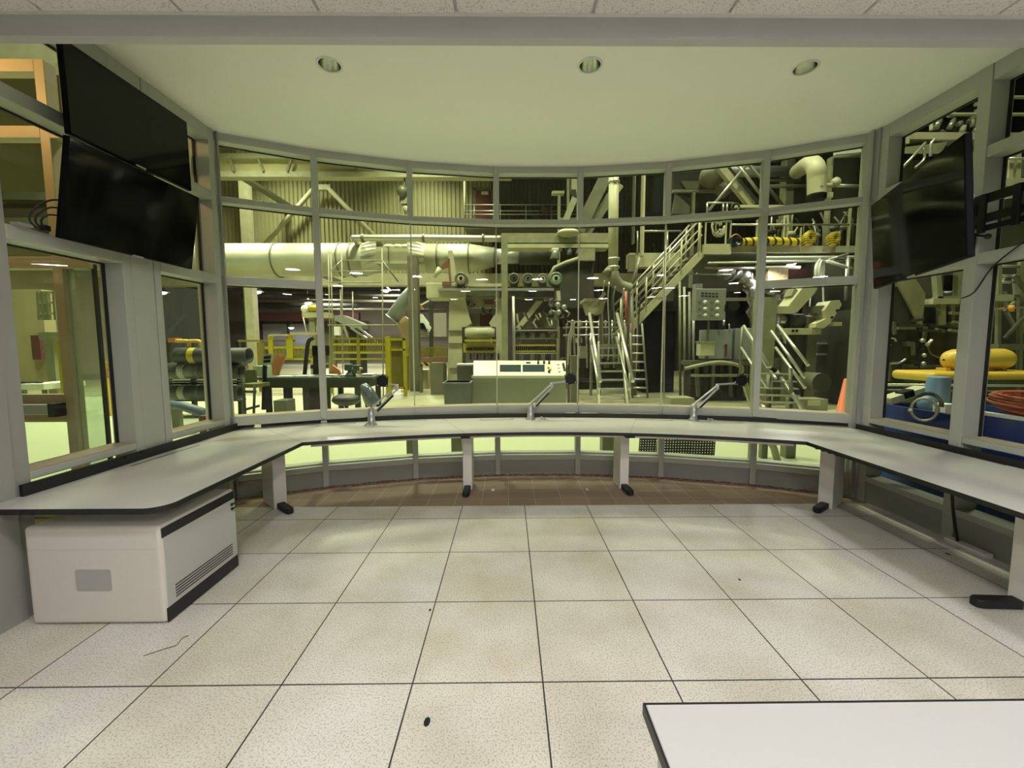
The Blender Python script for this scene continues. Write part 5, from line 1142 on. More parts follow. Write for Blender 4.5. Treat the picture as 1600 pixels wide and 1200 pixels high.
S(ribbed('d', [W(1159, 378, YP-0.1), W(1175, 377, YP-0.1), W(1200, 376, YP-0.1), W(1230, 377.5, YP-0.1), W(1249, 378, YP-0.1)], px(5.6, YP), YHOSE, 14, .06), 'flexible_duct', YHOSE, 'long yellow and black striped duct lying on the platform', 'duct')
for k, (x, y, r, lb) in enumerate(((1264, 373, 11, 'left coil of yellow and black striped duct on the platform'), (1302, 374, 10, 'right coil of yellow and black striped duct on the platform'))):
    m = MB(); c = W(x, y, YP-0.1)
    for j in range(3): R_ = px(r, YP)*(0.62-0.0*j); m.tube(arc(c+Vector((0.05*j-0.05, 0.12*j-0.1, 0)), R_, radians(-60), radians(290), 26, (cos(.25), sin(.25), 0), (0, 0, 1)), px(4.2, YP), 12)
    S(m, 'duct_coil', YCOIL, lb, 'duct', 'coiled striped ducts')
m = MB()
for k in range(7): m.tube(arc(W(1118+k*1.5, 354+k % 3*2, YP+0.35+0.03*k), 0.16+0.02*(k % 4), radians(10*k), radians(340+8*k), 20, (0.8, 0, 0.1*(k % 3)), (0, 0.2, 1.25+0.1*(k % 2))), 0.013, 6)
S(m, 'hose_coil', MCREAM, 'bundle of pale thin hoses hung behind the platform railing at the stair head', 'hose')
# --- machinery above and behind the platform
YU = 15.0
t = TH_('slanted_ladder', 'pale slanted ladder beam with thin rails at the top right', 'ladder', 1150, 300, YU, None, False)
B(1120, 255, 1174, 322, YU, 0.2, px(10, YU)).build('beam', MCREAM, t); L(1108, 328, 1168, 256, YU-0.4, 0.05).build('brace', STEEL, t); L(1152, 256, 1190, 306, YU-0.4, 0.05).build('rail', STEEL, t); L(1170, 256, 1224, 322, YU-0.4, 0.05).build('rail', MMID, t); B(1132, 258, 1184, 320, YU+0.3, 0.2, 0.10).build('dark_rail', MDARK, t)
S(MB().tube([W(1135, 268, 16.35), W(1240, 268, 16.35)], px(8, 16), 20), 'insulated_pipe', STAIN, 'bright insulated pipe high at the right behind the slanted ladder beam', 'pipe')
S(MB().tube([W(1200, 281, 16.44), W(1250, 281, 16.44)], px(3, 15.6), 12), 'grey_pipe', MMID, 'grey pipe below the bright insulated pipe left of the big elbow', 'pipe')
S(MB().tube([W(1200, 291, 16.44), W(1260, 291, 16.44)], px(3, 15.4), 12), 'green_pipe', MGREEN, 'lowest thin pipe left of the big pale elbow', 'pipe')
S(RF(1231, 246, 1243, 16.5, 0.4), 'upright_column', MGREEN, 'green column behind the big pale elbow pipe', 'column')
t = TH_('elbow_pipe', 'big pale elbow pipe with a dark foot ring above the platform', 'pipe', 1276, 310, 12.0, None, False)
MB().tube(smooth_path([W(1246, 268, 14.5), W(1258, 259, 13.2), W(1268, 256, 12.3), W(1275, 264, 12.0), W(1276, 280, 12.0), W(1276, 306, 12.0)], 8), px(12.5, 12), 24).build('elbow', MCREAM, t)
MB().lathe(W(1276, 304, 12.0), (0, 0, -1), [(px(12.5, 12), 0), (px(13, 12), 0.02), (px(12.5, 12), 0.14), (0.0, 0.14)], 24).build('foot_ring', BLACKH, t); MB().lathe(W(1276, 273, 12.0), (0, 0, -1), [(px(12.5, 12), 0), (px(12.9, 12), 0.02), (px(12.5, 12), 0.05)], 24).build('seam', MGREEN, t)
R(1283, 274, 1288, 290, 11.75, 0.05).build('hatch', MCREAM, t)
t = TH_('valve', 'round pale valve on a thin pipe right of the big elbow', 'valve', 1305, 290, 12.2, None, False)
MB().lathe(W(1305, 285, 12.2), (0, -1, 0.2), [(0, 0.1), (0.12, 0.08), (0.13, 0), (0.10, -0.1), (0, -0.1)], 18).build('body', MCREAM, t); L(1288, 290, 1300, 290, 12.2, 0.07).build('stub', MCREAM, t); L(1308, 290, 1340, 291, 12.3, 0.05).build('stem', STEEL, t); R(1289, 300, 1302, 308, 12.1, 0.2).build('bracket', MCREAM, t)
S(R(1294, 245, 1300, 391.5, 13.4, 0.2), 'flanged_post', MGREEN, 'green flanged post between the big elbow and the dark tank', 'post')
t = TH_('dark_tank', 'dark round tank at the top right corner of the curved window', 'tank', 1322, 290, 14, None, False)
MB().lathe(W(1320, 300, 16.3), (0, 0, 1), [(0.64, -2.0), (0.64, 1.12), (0.67, 1.18), (0.67, 1.26), (0, 1.26)], 28).build('shell', MDARK, t); B(1304, 240, 1345, 236, 13.2, 0.1, 0.10).build('light_bar', PAPER, t); L(1304, 244, 1345, 243, 13.4, 0.06).build('pipe', STEEL, t)
t = TH_('dark_ductwork', 'dark trapezoid ductwork between the soffit and the diagonal stair', 'duct', 1080, 300, 17, None, False)
MB().prism([W(1052, 262, 17), W(1120, 262, 17), W(1128, 312, 17), W(1098, 318, 17), W(1052, 300, 17)], (0, 1, 0)).build('sheet', MDARK, t); MB().prism([W(1064, 283, 16.9), W(1093, 283, 16.9), W(1093, 295, 16.9), W(1072, 295, 16.9)], (0, 0.08, 0)).build('pale_plate', MMID, t); R(1052, 296, 1124, 300, 16.8, 0.15).build('beam', MGREEN, t); RF(1083, 298, 1087, 16.8, 0.15).build('prop', MGREEN, t); MB().prism([W(1056, 302, 16.9), W(1078, 322, 16.9), W(1078, 334, 16.9), W(1050, 334, 16.9)], (0, 0.1, 0)).build('lower_sheet', MMID, t); MB().cyl(W(1125, 300, 16.2), W(1142, 288, 16.2), 0.28, 16).build('motor', MMID, t); MB().ball(W(1112, 275, 16.3), 0.45, 12, 8).build('gearbox', MMID, t)
t = TH_('hose_guard', 'thin pipe guard frame with a hose reel above the platform', 'guard', 1130, 330, 13, None, False)
for a in ((1105, 317, 1146, 317), (1105, 317, 1105, 332), (1130, 318, 1130, 332), (1136, 318, 1136, 332)): L(*a, 13, 0.03).build('bar', STEEL, t)
R(1150, 320, 1225, 324, 13.1, 0.1).build('ledge', MCREAM, t); MB().tube(arc(W(1149, 324, 12.9), 0.12, 0, 6.2, 16, (1, 0, 0), (0, 0, 1)), 0.03, 8).build('reel', MDARK, t)
t = TH_('pipe_rack', 'tangled rack of thin struts and pipes standing on the platform behind its railing', 'pipe rack', 1267, 392, 14.9, None, False)
R(1202, 388, 1334, 392, 14.5, 1.1).build('sill', MMID, t)
for k in range(34):    # struts and pipe runs behind the platform railing
    x = 1204+rg.uniform(0, 126); y = rg.uniform(328, 362); dx = rg.uniform(-16, 16); Y = 14.6+rg.uniform(0, .9)
    MB().tube([W(x, y, Y), W(x+dx, y+rg.uniform(10, 26), Y), W(x+dx, 389, Y)], 0.03, 8).build('strut', [STEEL, MGREEN, MMID, MDARK, MCREAM][k % 5], t)
for k in range(9):
    x = 1206+k*14; MB().ball(W(x+rg.uniform(-4, 4), rg.uniform(348, 376), 14.5), 0.13, 10, 6, (1.4, 1, 0.8)).build('fitting', [MDARK, MMID, MCREAM][k % 3], t)
S(R(1196, 322, 1345, 384, 17, 0.3), 'machine_wall', MDARK, 'dark machine wall behind the platform railing', 'machine')
S(R(1040, 385, 1345, 470, 20, 0.4), 'machine_wall', mat('dim_machine_grey', (0.10, 0.10, 0.075), 0.6, 0, 0.4, 1.2), 'dim grey machine wall under the platform', 'machine')
# --- under the platform
t = TH_('pipe_run', 'bright white pipes running under the platform with a slanted end', 'pipe', 1250, 408, 12, None, False)
L(1188, 403, 1336, 402, 12.2, 0.05).build('pipe', PAPER, t); L(1106, 411, 1330, 408, 12.4, 0.035).build('pipe', STEEL, t); L(1180, 418, 1250, 418, 12.6, 0.045).build('pipe', PAPER, t); L(1293, 408, 1330, 420, 12.1, 0.05).build('pipe', PAPER, t); L(1295, 406, 1325, 397, 12.1, 0.04).build('pipe', STEEL, t); L(1102, 418, 1180, 419, 13.2, 0.04).build('pipe', STEEL, t); L(1075, 428, 1142, 429, 13.1, 0.03).build('pipe', STEEL, t); L(1325, 402, 1322, 470, 12.1, 0.05).build('pipe', STEEL, t)
t = TH_('stained_panel', 'cream panel with brown stains hanging under the platform', 'panel', 1215, 432, 13.5, None, False)
R(1200, 420, 1232, 442, 13.5, 0.2).build('sheet', mat('stained_cream', (0.58, 0.48, 0.28), 0.6, 0, 0.7, 9), t); R(1232, 420, 1262, 442, 13.6, 0.2).build('brown_sheet', MAROON, t)
m = MB()
for k in range(6):
    cc = W(1276+k*1.6, 424, 11.8-0.03*k); m.tube(arc(cc, px(8+1.5*(k % 3), 11.8), radians(-30-10*k), radians(210+6*k), 22, (0.55, 0.3, 0), (0, 0, 1.5)), 0.022, 8)
m.tube([W(1281, 404, 12.18), W(1280, 414, 11.85)], 0.022, 8); S(m, 'cable_loops', CABLEW, 'bundle of white cable loops hanging under the platform', 'cable')
S(MB().tube(smooth_path([W(1285, 428, 11.7), W(1286, 450, 11.7), W(1287, 482, 11.7)]), 0.022, 8), 'hanging_cable', CABLEW, 'white cable hanging straight from the loops to the slanted arm', 'cable')
S(MB().tube([W(1272, 432, 11.75), W(1266, 468, 11.7), W(1264, 500, 11.7)], 0.02, 8), 'short_cable', CABLEW, 'short white cable hanging behind the dark drum', 'cable')
def crumple(mb_r, pts, r, seed):
    rg2 = random.Random(seed); path = smooth_path(pts, 7); return MB().tube([p+Vector((rg2.uniform(-.05, .05), rg2.uniform(-.05, .05), rg2.uniform(-.05, .05))) for p in path], [r*rg2.uniform(.75, 1.2) for _ in path], 14)
S(crumple(0, [W(1128, 424, 13.9), W(1150, 428, 13.9), W(1170, 440, 13.9), W(1178, 470, 13.9), W(1182, 530, 14.2)], 0.26, 2), 'foil_pipe', FOIL, 'crumpled foil wrapped pipe left of the right mullion', 'pipe')
S(crumple(0, [W(1204, 452, 12.4), W(1222, 450, 12.4), W(1234, 460, 12.4), W(1228, 480, 12.5), W(1226, 534, 13.2)], 0.20, 5), 'foil_pipe', FOIL, 'crumpled foil wrapped pipe right of the right mullion above the arm', 'pipe')
S(RF(1136, 455, 1180, 14.4, 0.5), 'dark_machine', BLACKH, 'dark machine recess right of the silver button panel', 'machine'); S(R(1135, 465, 1172, 470, 12.9, 0.1), 'steel_bar', STEEL, 'bright flat steel bar right of the silver button panel', 'bar')
S(MB().cyl(W(1147, 478, 13.4), W(1147, 478, 14.0), px(8, 13.4), 20), 'motor', MDARK, 'dark round motor in the recess right of the button panel', 'motor')

# --- silver control panels
YC = 11.4
t = TH_('button_panel', 'silver control panel with rows of round knobs under the platform', 'control panel', 1111, 476, YC, None, False)
R(1086, 451, 1135, 500, YC, 0.25).build('cabinet', STAIN, t, 0.01); R(1087, 443, 1098, 452, YC+0.02, 0.2).build('top_box', STAIN, t)
for k in range(10): x = 1096+(k % 5)*5.6; y = 457+(k//5)*4.5+(k % 5)*0.3; R(x, y, x+3.6, y+2, YC-0.012, 0.02).build('label_plate', BLACKH, t)
for i in range(3):
    for j in range(4):
        x = 1093+j*9.5; y = 472+i*10.3
        if j in (1, 3): MB().lathe(W(x-1, y, YC), (0, -1, 0), [(0.045, 0), (0.045, 0.03), (0.03, 0.05), (0, 0.05)], 14).build('knob', PAPER, t)
        else: R(x-2, y-1, x+3, y+1.5, YC-0.012, 0.02).build('tag', MMID, t)
m = MB(); m.cyl(W(1131, 500, YC), W(1131, 508, YC), 0.03, 8); m.build('conduit', STEEL, t); R(1105, 500, 1109, 580, YC+0.05, 0.08).build('stand', MMID, t); R(1133, 476, 1136, 486, YC-0.03, 0.05).build('latch', BLACKH, t)
t = TH_('switch_cabinet', 'grey cabinet with a red mark below the silver button panel', 'cabinet', 1122, 560, YC)
R(1101, 515, 1145, 561, YC+0.1, 0.4).build('body', mat('blue_grey_cabinet', (0.33, 0.35, 0.36), 0.4, 0.2, 0.12, 2), t, 0.01)
B(1134, 557, 1135, 539, YC+0.08, 0.02, 0.05).build('red_mark', RED, t); L(1132, 539, 1136, 538, YC+0.08, 0.02).build('red_mark', RED, t); L(1139, 506, 1140, 516, YC+0.1, 0.02).build('conduit', STEEL, t)
S(R(1147, 513, 1184, 562, YC+0.15, 0.4), 'switch_cabinet', MATS['blue_grey_cabinet'], 'plain grey cabinet beside the right mullion', 'cabinet', None, 0.01)
t = TH_('small_box', 'small cream junction box in front of the grey cabinet with a red mark', 'box', 1106, 545, YC-0.2, None, False)
R(1094, 535, 1117, 556, YC-0.2, 0.25).build('box', MCREAM, t, 0.008); R(1094, 533, 1117, 535.5, YC-0.22, 0.28).build('lid', MGREEN, t)
t = TH_('machine_bench', 'low grimy pipe bench below the grey cabinets', 'bench', 1130, 600, YC)
R(1080, 564, 1186, 571, YC, 0.7).build('top', MMID, t); MB().tube(smooth_path([W(1070, 576, YC-0.3), W(1120, 566, YC-0.3), W(1156, 572, YC-0.3), W(1160, 583, YC-0.3)], 6), 0.05, 10).build('pipe', MGREEN, t); RF(1080, 571, 1186, YC+0.3, 0.4).build('base', MDARK, t); R(1084, 585, 1170, 589, YC-0.1, 0.2).build('lower_pipe', MGREEN, t)
for k in range(7): x = 1088+k*13; B(x, 571, x+rg.uniform(-3, 3), 620, YC+0.1, 0.1, 0.08).build('leg', [MMID, MDARK][k % 2], t)
S(R(1048, 622, 1085, 640, YC-1.2, 0.5), 'steel_chest', MGREEN, 'green steel chest on the floor left of the rightmost monitor arm', 'chest')

# --- the right stair with bright rails
t = TH_('rail_stair', 'stair with bright tube handrails at the right mullion, descending to the right', 'stair', 1210, 640, 9.0)
for x0, y0, x1, y1, r in ((1162, 509, 1204, 574, .032), (1165, 517, 1199, 574, .026), (1158, 543, 1199, 606, .028), (1204, 580, 1212, 591, .03), (1205, 517, 1257, 590, .032), (1215, 508, 1263, 571, .034), (1212, 543, 1258, 606, .032), (1213, 580, 1256, 642, .05), (1185, 622, 1194, 638, .045)): L(x0, y0, x1, y1, 9.6, r, None, 8.6, 12).build('handrail', STEEL, t)
for k in range(6): y = 584+k*11; q0 = W(1182+k*1.5, y, 9.5-0.15*k); q1 = W(1238+k*2.5, y+1, 9.5-0.15*k); MB().bar(q0, q1, 0.22, 0.03).build('tread', STEEL, t)
L(1201, 585, 1201, 648, 9.2, 0.05).build('post', MMID, t); L(1160, 510, 1156, 585, 9.7, 0.03).build('post', MMID, t); L(1235, 575, 1237, 650, 9.0, 0.04).build('post', MMID, t); L(1204, 574, 1212, 580, 9.2, 0.045).build('joint', BLACKH, t)
B(1164, 600, 1180, 650, 9.0, 0.08, 0.10).build('stringer', MGREEN, t)
# --- the machine with cream arms
YA = 10.6
t = TH_('reel_stand', 'cream reel stand with slanted arms at the right end of the curved window', 'machine', 1260, 600, YA)
RF(1195, 464, 1214, YA-0.1, 0.5).build('column', MGREEN, t); R(1222, 513, 1284, 523, YA-0.1, 0.5).build('base_beam', MCREAM, t, 0.01)
MB().prism([W(1214, 478, YA), W(1232, 478, YA), W(1252, 452, YA), W(1258, 443, YA), W(1278, 450, YA), W(1272, 460, YA), W(1246, 488, YA), W(1240, 490, YA), W(1214, 490, YA)], (0, 0.45, 0)).build('slanted_arm', MCREAM, t, 0.01)
MB().prism([W(1236, 462, YA+0.1), W(1242, 450, YA+0.1), W(1256, 460, YA+0.1), W(1248, 468, YA+0.1)], (0, 0.3, 0)).build('side_lug', MGREEN, t)
MB().prism([W(1288, 485, YA-0.2), W(1298, 470, YA-0.2), W(1312, 469, YA-0.2), W(1316, 476, YA-0.2), W(1298, 505, YA-0.2), W(1288, 513, YA-0.2), W(1274, 512, YA-0.2), W(1276, 505, YA-0.2), W(1290, 498, YA-0.2)], (0, 0.45, 0)).build('slanted_arm', MCREAM, t, 0.01)
MB().prism([W(1274, 478, YA-0.1), W(1288, 477, YA-0.1), W(1294, 486, YA-0.1), W(1282, 492, YA-0.1), W(1275, 488, YA-0.1)], (0, 0.3, 0)).build('side_lug', MMID, t)
R(1297, 503, 1316, 509, YA, 0.3).build('cross_beam', MCREAM, t)
for x in (1308, 1300): MB().cyl(W(x, 485 if x > 1305 else 496, YA-0.22), W(x, 485 if x > 1305 else 496, YA-0.19), 0.03, 10).build('bolt', BLACKH, t)
for x in (1239, 1245): MB().cyl(W(x, 517, YA-0.12), W(x, 517, YA-0.09), 0.035, 10).build('bolt', BLACKH, t)
RF(1262, 523, 1277, YA+0.05, 0.4).build('leg', MMID, t); RF(1243, 523, 1256, YA+0.1, 0.35).build('leg', MDARK, t); RF(1222, 560, 1242, YA+0.2, 0.3).build('leg', MGREEN, t)
t = TH_('dark_drum', 'dark drum with a pale end resting on the cream reel stand', 'drum', 1245, 505, YA, None, False)
MB().cyl(W(1228, 502, YA+0.3), W(1252, 502, YA+0.3), px(12, YA), 26).build('drum', MDARK, t); MB().cyl(W(1213, 500, YA+0.3), W(1228, 501, YA+0.3), px(9, YA), 22).build('end_cap', FOIL, t); MB().lathe(W(1252, 503, YA+0.3), (1, 0, 0), [(px(11, YA), 0), (px(10, YA), 0.25), (0, 0.28)], 24).build('pale_cover', MCREAM, t)
t = TH_('lower_drive', 'grimy drive with a pale half round cover at the foot of the reel stand', 'drive', 1285, 610, YA-0.8)
MB().lathe(W(1284, 598, YA-0.8), (0, -1, 0), [(px(14, YA), 0), (px(14, YA), -0.5), (0, -0.5)], 26).build('cover', MMID, t); MB().lathe(W(1284, 598, YA-0.8), (0, -1, 0), [(0, 0), (px(14, YA), 0.0)], 26).build('face', MDARK, t); RF(1246, 624, 1294, YA-1.3, 0.4).build('base', MGREEN, t); R(1262, 626, 1282, 634, YA-1.34, 0.04).build('nameplate', MCREAM, t)
for k in range(12):
    x = 1277+rg.uniform(0, 46); S(L(x, 530+rg.uniform(0, 20), x+rg.uniform(-3, 3), 560+rg.uniform(0, 50), 11.6, 0.03), 'riser_tube', [MMID, MGREEN, STEEL][k % 3], 'thin riser tube among many right of the reel stand', 'pipe', 'riser tubes right of the reel stand')
for k, y in enumerate((535, 552)): S(R(1277, y, 1298, y+3, 11.2, 0.3), 'shelf', STEEL, ['upper small bright shelf right of the reel stand legs', 'lower small bright shelf right of the reel stand legs'][k], 'shelf', 'bright shelves at the reel stand')
S(RF(1205, 530, 1330, 13.0, 1.5), 'grimy_machine', MDARK, 'dark grimy machine base behind the right stair and reel stand', 'machine')
S(RF(1264, 410, 1338, 14.6, 0.2), 'partition', mat('dim_grey_panel', (0.20, 0.20, 0.15), 0.6, 0, 0.2, 2), 'dim grey wall panel behind the white cable loops', 'panel')
# traffic cone
t = TH_('traffic_cone', 'orange traffic cone at the right end of the curved window', 'cone', 1311, 645, 6.6)
q = W(1322, 594, 6.6); MB().lathe((q.x, q.y, HZ), (0, 0, 1), [(0.19, 0.04), (0.17, 0.05), (0.03, q.z-HZ+0.02), (0.0, q.z-HZ+0.03)], 24).build('body', CONE, t); MB().box(q.x-0.2, q.x+0.2, q.y-0.2, q.y+0.2, HZ, HZ+0.045).build('base', CONE, t, 0.02)

# --- console and bin just outside the middle of the window
YK = 8.8
t = TH_('operator_console', 'grey operator console with a sloping pale desk, two dark screens and buttons', 'console', 812, 640, YK)
a = W(737, 587, YK); b = W(888, 587, YK); zt = W(800, 563, YK+0.55).z; zf = a.z
MB().hexa([(a.x+0.03, YK+0.06, HZ), (b.x-0.03, YK+0.06, HZ), (b.x-0.03, YK+0.7, HZ), (a.x+0.03, YK+0.7, HZ), (a.x+0.03, YK+0.06, zf-0.02), (b.x-0.03, YK+0.06, zf-0.02), (b.x-0.03, YK+0.7, zt-0.02), (a.x+0.03, YK+0.7, zt-0.02)]).build('body', mat('console_grey', (0.27, 0.275, 0.20), 0.45, 0, 0.15, 2), t)
def slope(x0, y0, x1, y1, d0, d1):   # plate on the sloping desk between survey points
    n = Vector((0, -(zt-zf), 0.55)).normalized(); pt = Vector((0, YK, zf))
    def hit(x, y): d = W(x, y, 1.0)-EYE; return EYE+d*((pt-EYE).dot(n)/d.dot(n))
    q = [hit(x0, y1), hit(x1, y1), hit(x1, y0), hit(x0, y0)]; m = MB(); m.hexa([p+n*d0 for p in q]+[p+n*d1 for p in q]); return m
slope(740, 563.5, 884, 587, -0.03, 0.0).build('desk_plate', mat('console_cream', (0.62, 0.64, 0.50), 0.4, 0, 0.04, 2), t)
m = MB(); m.box(a.x-0.005, b.x+0.005, YK-0.02, YK+0.07, zf-0.055, zf); m.build('front_lip', MATS['console_cream'], t)
for x0, x1 in ((781, 814), (816.5, 851)): slope(x0, 570, x1, 581, 0, 0.004).build('screen', mat('console_screen', (0.03, 0.045, 0.05), 0.15), t)
slope(822, 566, 829, 568, 0, 0.01).build('switch', BLACKH, t)
for x, y, m_ in ((841, 567, BLACKH), (850, 567, BLACKH), (858, 567, MATS['console_screen']), (857, 574, TANKY), (860, 577, TANKY), (858, 581, BLACKH), (872, 569, PAPER), (873, 574.5, PAPER), (874, 580, PAPER), (880, 570, BLACKH), (881, 574, BLACKH), (882, 578, BLACKH)): slope(x-1.6, y-1.6, x+1.6, y+1.6, 0, 0.03).build('button', m_, t)
t = TH_('side_cabinet', 'grey cabinet with a bright top edge at the left end of the console', 'cabinet', 725, 640, YK+0.4)
RF(714, 571, 737, YK+0.4, 0.4).build('body', MMID, t); R(713, 569, 738, 571.5, YK+0.38, 0.45).build('top', PAPER, t)
t = TH_('trash_bin', 'grey plastic trash bin in front of the console, at its left end', 'bin', 712, 650, 8.2)
q0 = W(691, 598, 8.2); q1 = W(735, 598, 8.2); zt2 = q0.z; cx_ = (q0.x+q1.x)/2; hw = (q1.x-q0.x)/2
def frus(z0, z1, a0, a1, mb): mb.hexa([(cx_-a0, 8.2+hw-a0, z0), (cx_+a0, 8.2+hw-a0, z0), (cx_+a0, 8.2+hw+a0, z0), (cx_-a0, 8.2+hw+a0, z0), (cx_-a1, 8.2+hw-a1, z1), (cx_+a1, 8.2+hw-a1, z1), (cx_+a1, 8.2+hw+a1, z1), (cx_-a1, 8.2+hw+a1, z1)]); return mb
frus(HZ, zt2, hw*0.84, hw*0.96, MB()).build('body', mat('bin_grey', (0.11, 0.12, 0.105), 0.5, 0, 0.1, 2), t, 0.02); frus(zt2-0.05, zt2, hw*1.02, hw*1.03, MB()).build('rim', MATS['bin_grey'], t, 0.01)
# perforated rubber mats leaning outside the low panes
def perf_mat(label, x0, x1, y0, y1, Y, lean):
    t = TH_('perforated_mat', label, 'mat', (x0+x1)/2, y1, Y, 'perforated rubber mats')
    p = W(x0, y1, Y); q = W(x1, y1, Y); wx = q.x-p.x; n = max(3, int(round(wx/0.037))); s = wx/n; zt = 0.62; nz = int((zt-HZ)/s)
    m = MB(); vs = []; fs = []
    def P_(u, v): return (p.x+u*s, Y+lean*(v/nz), HZ+v*s)
    h = 0.30
    for i in range(n):
        for j in range(nz):
            o = [P_(i, j), P_(i+1, j), P_(i+1, j+1), P_(i, j+1)]; k = [P_(i+h, j+h), P_(i+1-h, j+h), P_(i+1-h, j+1-h), P_(i+h, j+1-h)]
            b_ = len(vs); vs += o+k; fs += [(b_+a_, b_+(a_+1) % 4, b_+4+(a_+1) % 4, b_+4+a_) for a_ in range(4)]
    m.add(vs, fs); ob = m.build('mat', RUBBER, t); md = ob.modifiers.new('solid', 'SOLIDIFY'); md.thickness = 0.012
    return t
perf_mat('black perforated mat leaning outside the low pane beside the right middle desk leg', 997, 1033, 680, 712, 5.75, -0.10)
perf_mat('black perforated mat outside the low panes, left half of the wide pair', 1036, 1078, 680, 714, 5.60, -0.05)
perf_mat('black perforated mat outside the low panes, right half of the wide pair', 1078, 1116, 680, 714, 5.58, -0.05)
for k, (x0, x1, lb) in enumerate(((635, 650, 'short grey upright block outside the low pane below the trash bin'), (705, 722, 'short grey upright block outside the low pane left of the left middle desk leg'), (941, 962, 'short grey upright block outside the low pane left of the right middle desk leg'), (1190, 1200, 'short grey upright block outside the low pane at the right mullion'), (1228, 1244, 'short grey upright block outside the low pane nearest the right corner leg'))):  # solid uprights in place of unidentified dark bars, not known parts
    q = W((x0+x1)/2, 712, 5.6); r_ = px((x1-x0)/2, 5.6); S(MB().box(q.x-r_, q.x+r_, 5.6, 5.6+2*r_, HZ, 0.60), 'grey_upright', MMID, lb, 'post', 'short uprights outside the low panes', 0.01)
S(MB().tube(smooth_path([W(1203, 690, 5.5), W(1209, 700, 5.5), W(1213, 714, 5.5), W(1215, 722, 5.5)]), 0.045, 12), 'curved_upright', MGREEN, 'curved grey upright between two short blocks outside the low pane', 'pipe')  # curved tube in place of another unidentified dark bar

# --- outside the right windows
t = thing('blue_tub', 'long dark blue tub full of parts outside the right windows', 'tub', (4.5, 3.7, HZ))
X0, X1, Y0, Y1 = 4.05, 5.05, 2.5, 4.45; zt = 0.93; zr = 0.975; YS = 3.62
def tb(x0, x1, y0, y1, z0, z1): return MB().box(x0, x1, y0, y1, z0, z1)
tb(X0, X0+0.04, YS, Y1, HZ+0.1, zt).build('front_wall', BLUE, t); tb(X0, X0+0.04, Y0, YS, HZ+0.1, zr).build('front_wall', BLUE, t); tb(X1-0.04, X1, Y0, Y1, HZ+0.1, zt).build('back_wall', BLUE, t); tb(X0+0.04, X1-0.04, Y1-0.04, Y1, HZ+0.1, zt).build('end_wall', BLUE, t); tb(X0+0.04, X1-0.04, Y0, Y0+0.04, HZ+0.1, zr).build('end_wall', BLUE, t); tb(X0, X1, Y0, Y1, HZ, HZ+0.1).build('bottom', BLUE, t); tb(X0+0.04, X1-0.04, Y0+0.04, Y1-0.04, zt-0.12, zt-0.08).build('inner_tray', MMID, t)
tb(X0-0.01, X0+0.05, Y0, YS-0.05, zr-0.005, zr+0.022).build('white_rim', PAPER, t)
zi = zt-0.08
t = thing('pump', 'light blue cylinder pump standing in the blue tub behind the window post', 'pump', (4.38, 4.25, zi))
q = W(1466, 600, 4.25); top = W(1466, 590, 4.25).z; MB().lathe((q.x, q.y, zi), (0, 0, 1), [(px(15, 4.25), 0), (px(14, 4.25), top-zi), (px(13, 4.25), top-zi+0.01), (0, top-zi+0.01)], 26).build('cylinder', LBLUE, t)
MB().ball((q.x-0.13, q.y-0.02, zi+0.10), 0.085, 14, 10).build('housing', LBLUE, t)
t = thing('steel_ring', 'bright steel ring clamp hanging over the front of the blue tub', 'ring', (4.0, 4.0, zt-0.1))
c = W(1444, 640, 3.80); MB().tube(arc(c, px(21, 3.80), radians(0), radians(352), 40, (0.51, -0.49, 0), (0, 0, 0.85)), 0.013, 12, True).build('ring', STEEL, t); MB().tube(arc(c+Vector((0.06, 0.03, 0.03)), px(22, 3.85), radians(0), radians(180), 24, (0.51, -0.49, 0), (0, 0, 0.9)), 0.018, 10).build('rear_band', MDARK, t)
MB().ball(W(1422, 641, 3.80), 0.016, 10, 8).build('lug', PAPER, t); MB().ball(W(1464, 640, 3.80), 0.026, 10, 8, (0.7, 1, 1.4)).build('bracket', PAPER, t)
S(MB().bar(W(1384, 626, 4.42), W(1440, 608, 4.42), 0.14, 0.07), 'cream_casting', MCREAM, 'cream slanted casting lying in the blue tub beside the window jamb', 'casting')
S(MB().bar(W(1406, 618, 4.40), W(1422, 613, 4.40), 0.10, 0.075), 'black_block', BLACKH, 'black block on the cream slanted casting', 'block')
S(MB().box(W(1477, 640, 4.0).x, W(1484, 640, 4.0).x+0.08, 4.0, 4.12, zi, W(1480, 632, 4.0).z), 'white_box', PAPER, 'small white box in the blue tub at the window post', 'box')
m = MB(); rg3 = random.Random(4)
for k in range(18): cc = Vector((4.50, 3.05, zr+0.09))+Vector((rg3.uniform(-.03, .03), rg3.uniform(-.05, .05), rg3.uniform(-.075, .075))); m.tube(arc(cc, 0.40+rg3.uniform(-.04, .04), 0, 2*pi, 34, (1, 0, 0.03*rg3.uniform(-1, 1)), (0, 1.35, 0.03)), 0.011, 6, True)
S(m, 'hose_bundle', HOSEO, 'bundle of orange hose coiled on the blue tub at the picture edge', 'hose')
t = thing('air_tank', 'yellow air tank lying on a yellow base outside the right windows', 'tank', (W(1525, 580, 8.0).x, 8.0, W(1525, 597, 8.0).z))
a = W(1490, 562, 8.2); b = W(1565, 561, 8.2); r_ = px(16.5, 8.2); pr = [(0.02, -r_*0.95), (r_*0.5, -r_*0.82), (r_*0.85, -r_*0.45), (r_, 0), (r_, (b-a).length), (r_*0.85, (b-a).length+r_*0.45), (r_*0.5, (b-a).length+r_*0.82), (0.02, (b-a).length+r_*0.95)]
MB().lathe(a, b-a, pr, 28).build('shell', TANKY, t)
for x in (1482, 1548, 1570): R(x-4, 575, x+4, 581, 8.1, 0.2).build('saddle', TANKY, t)
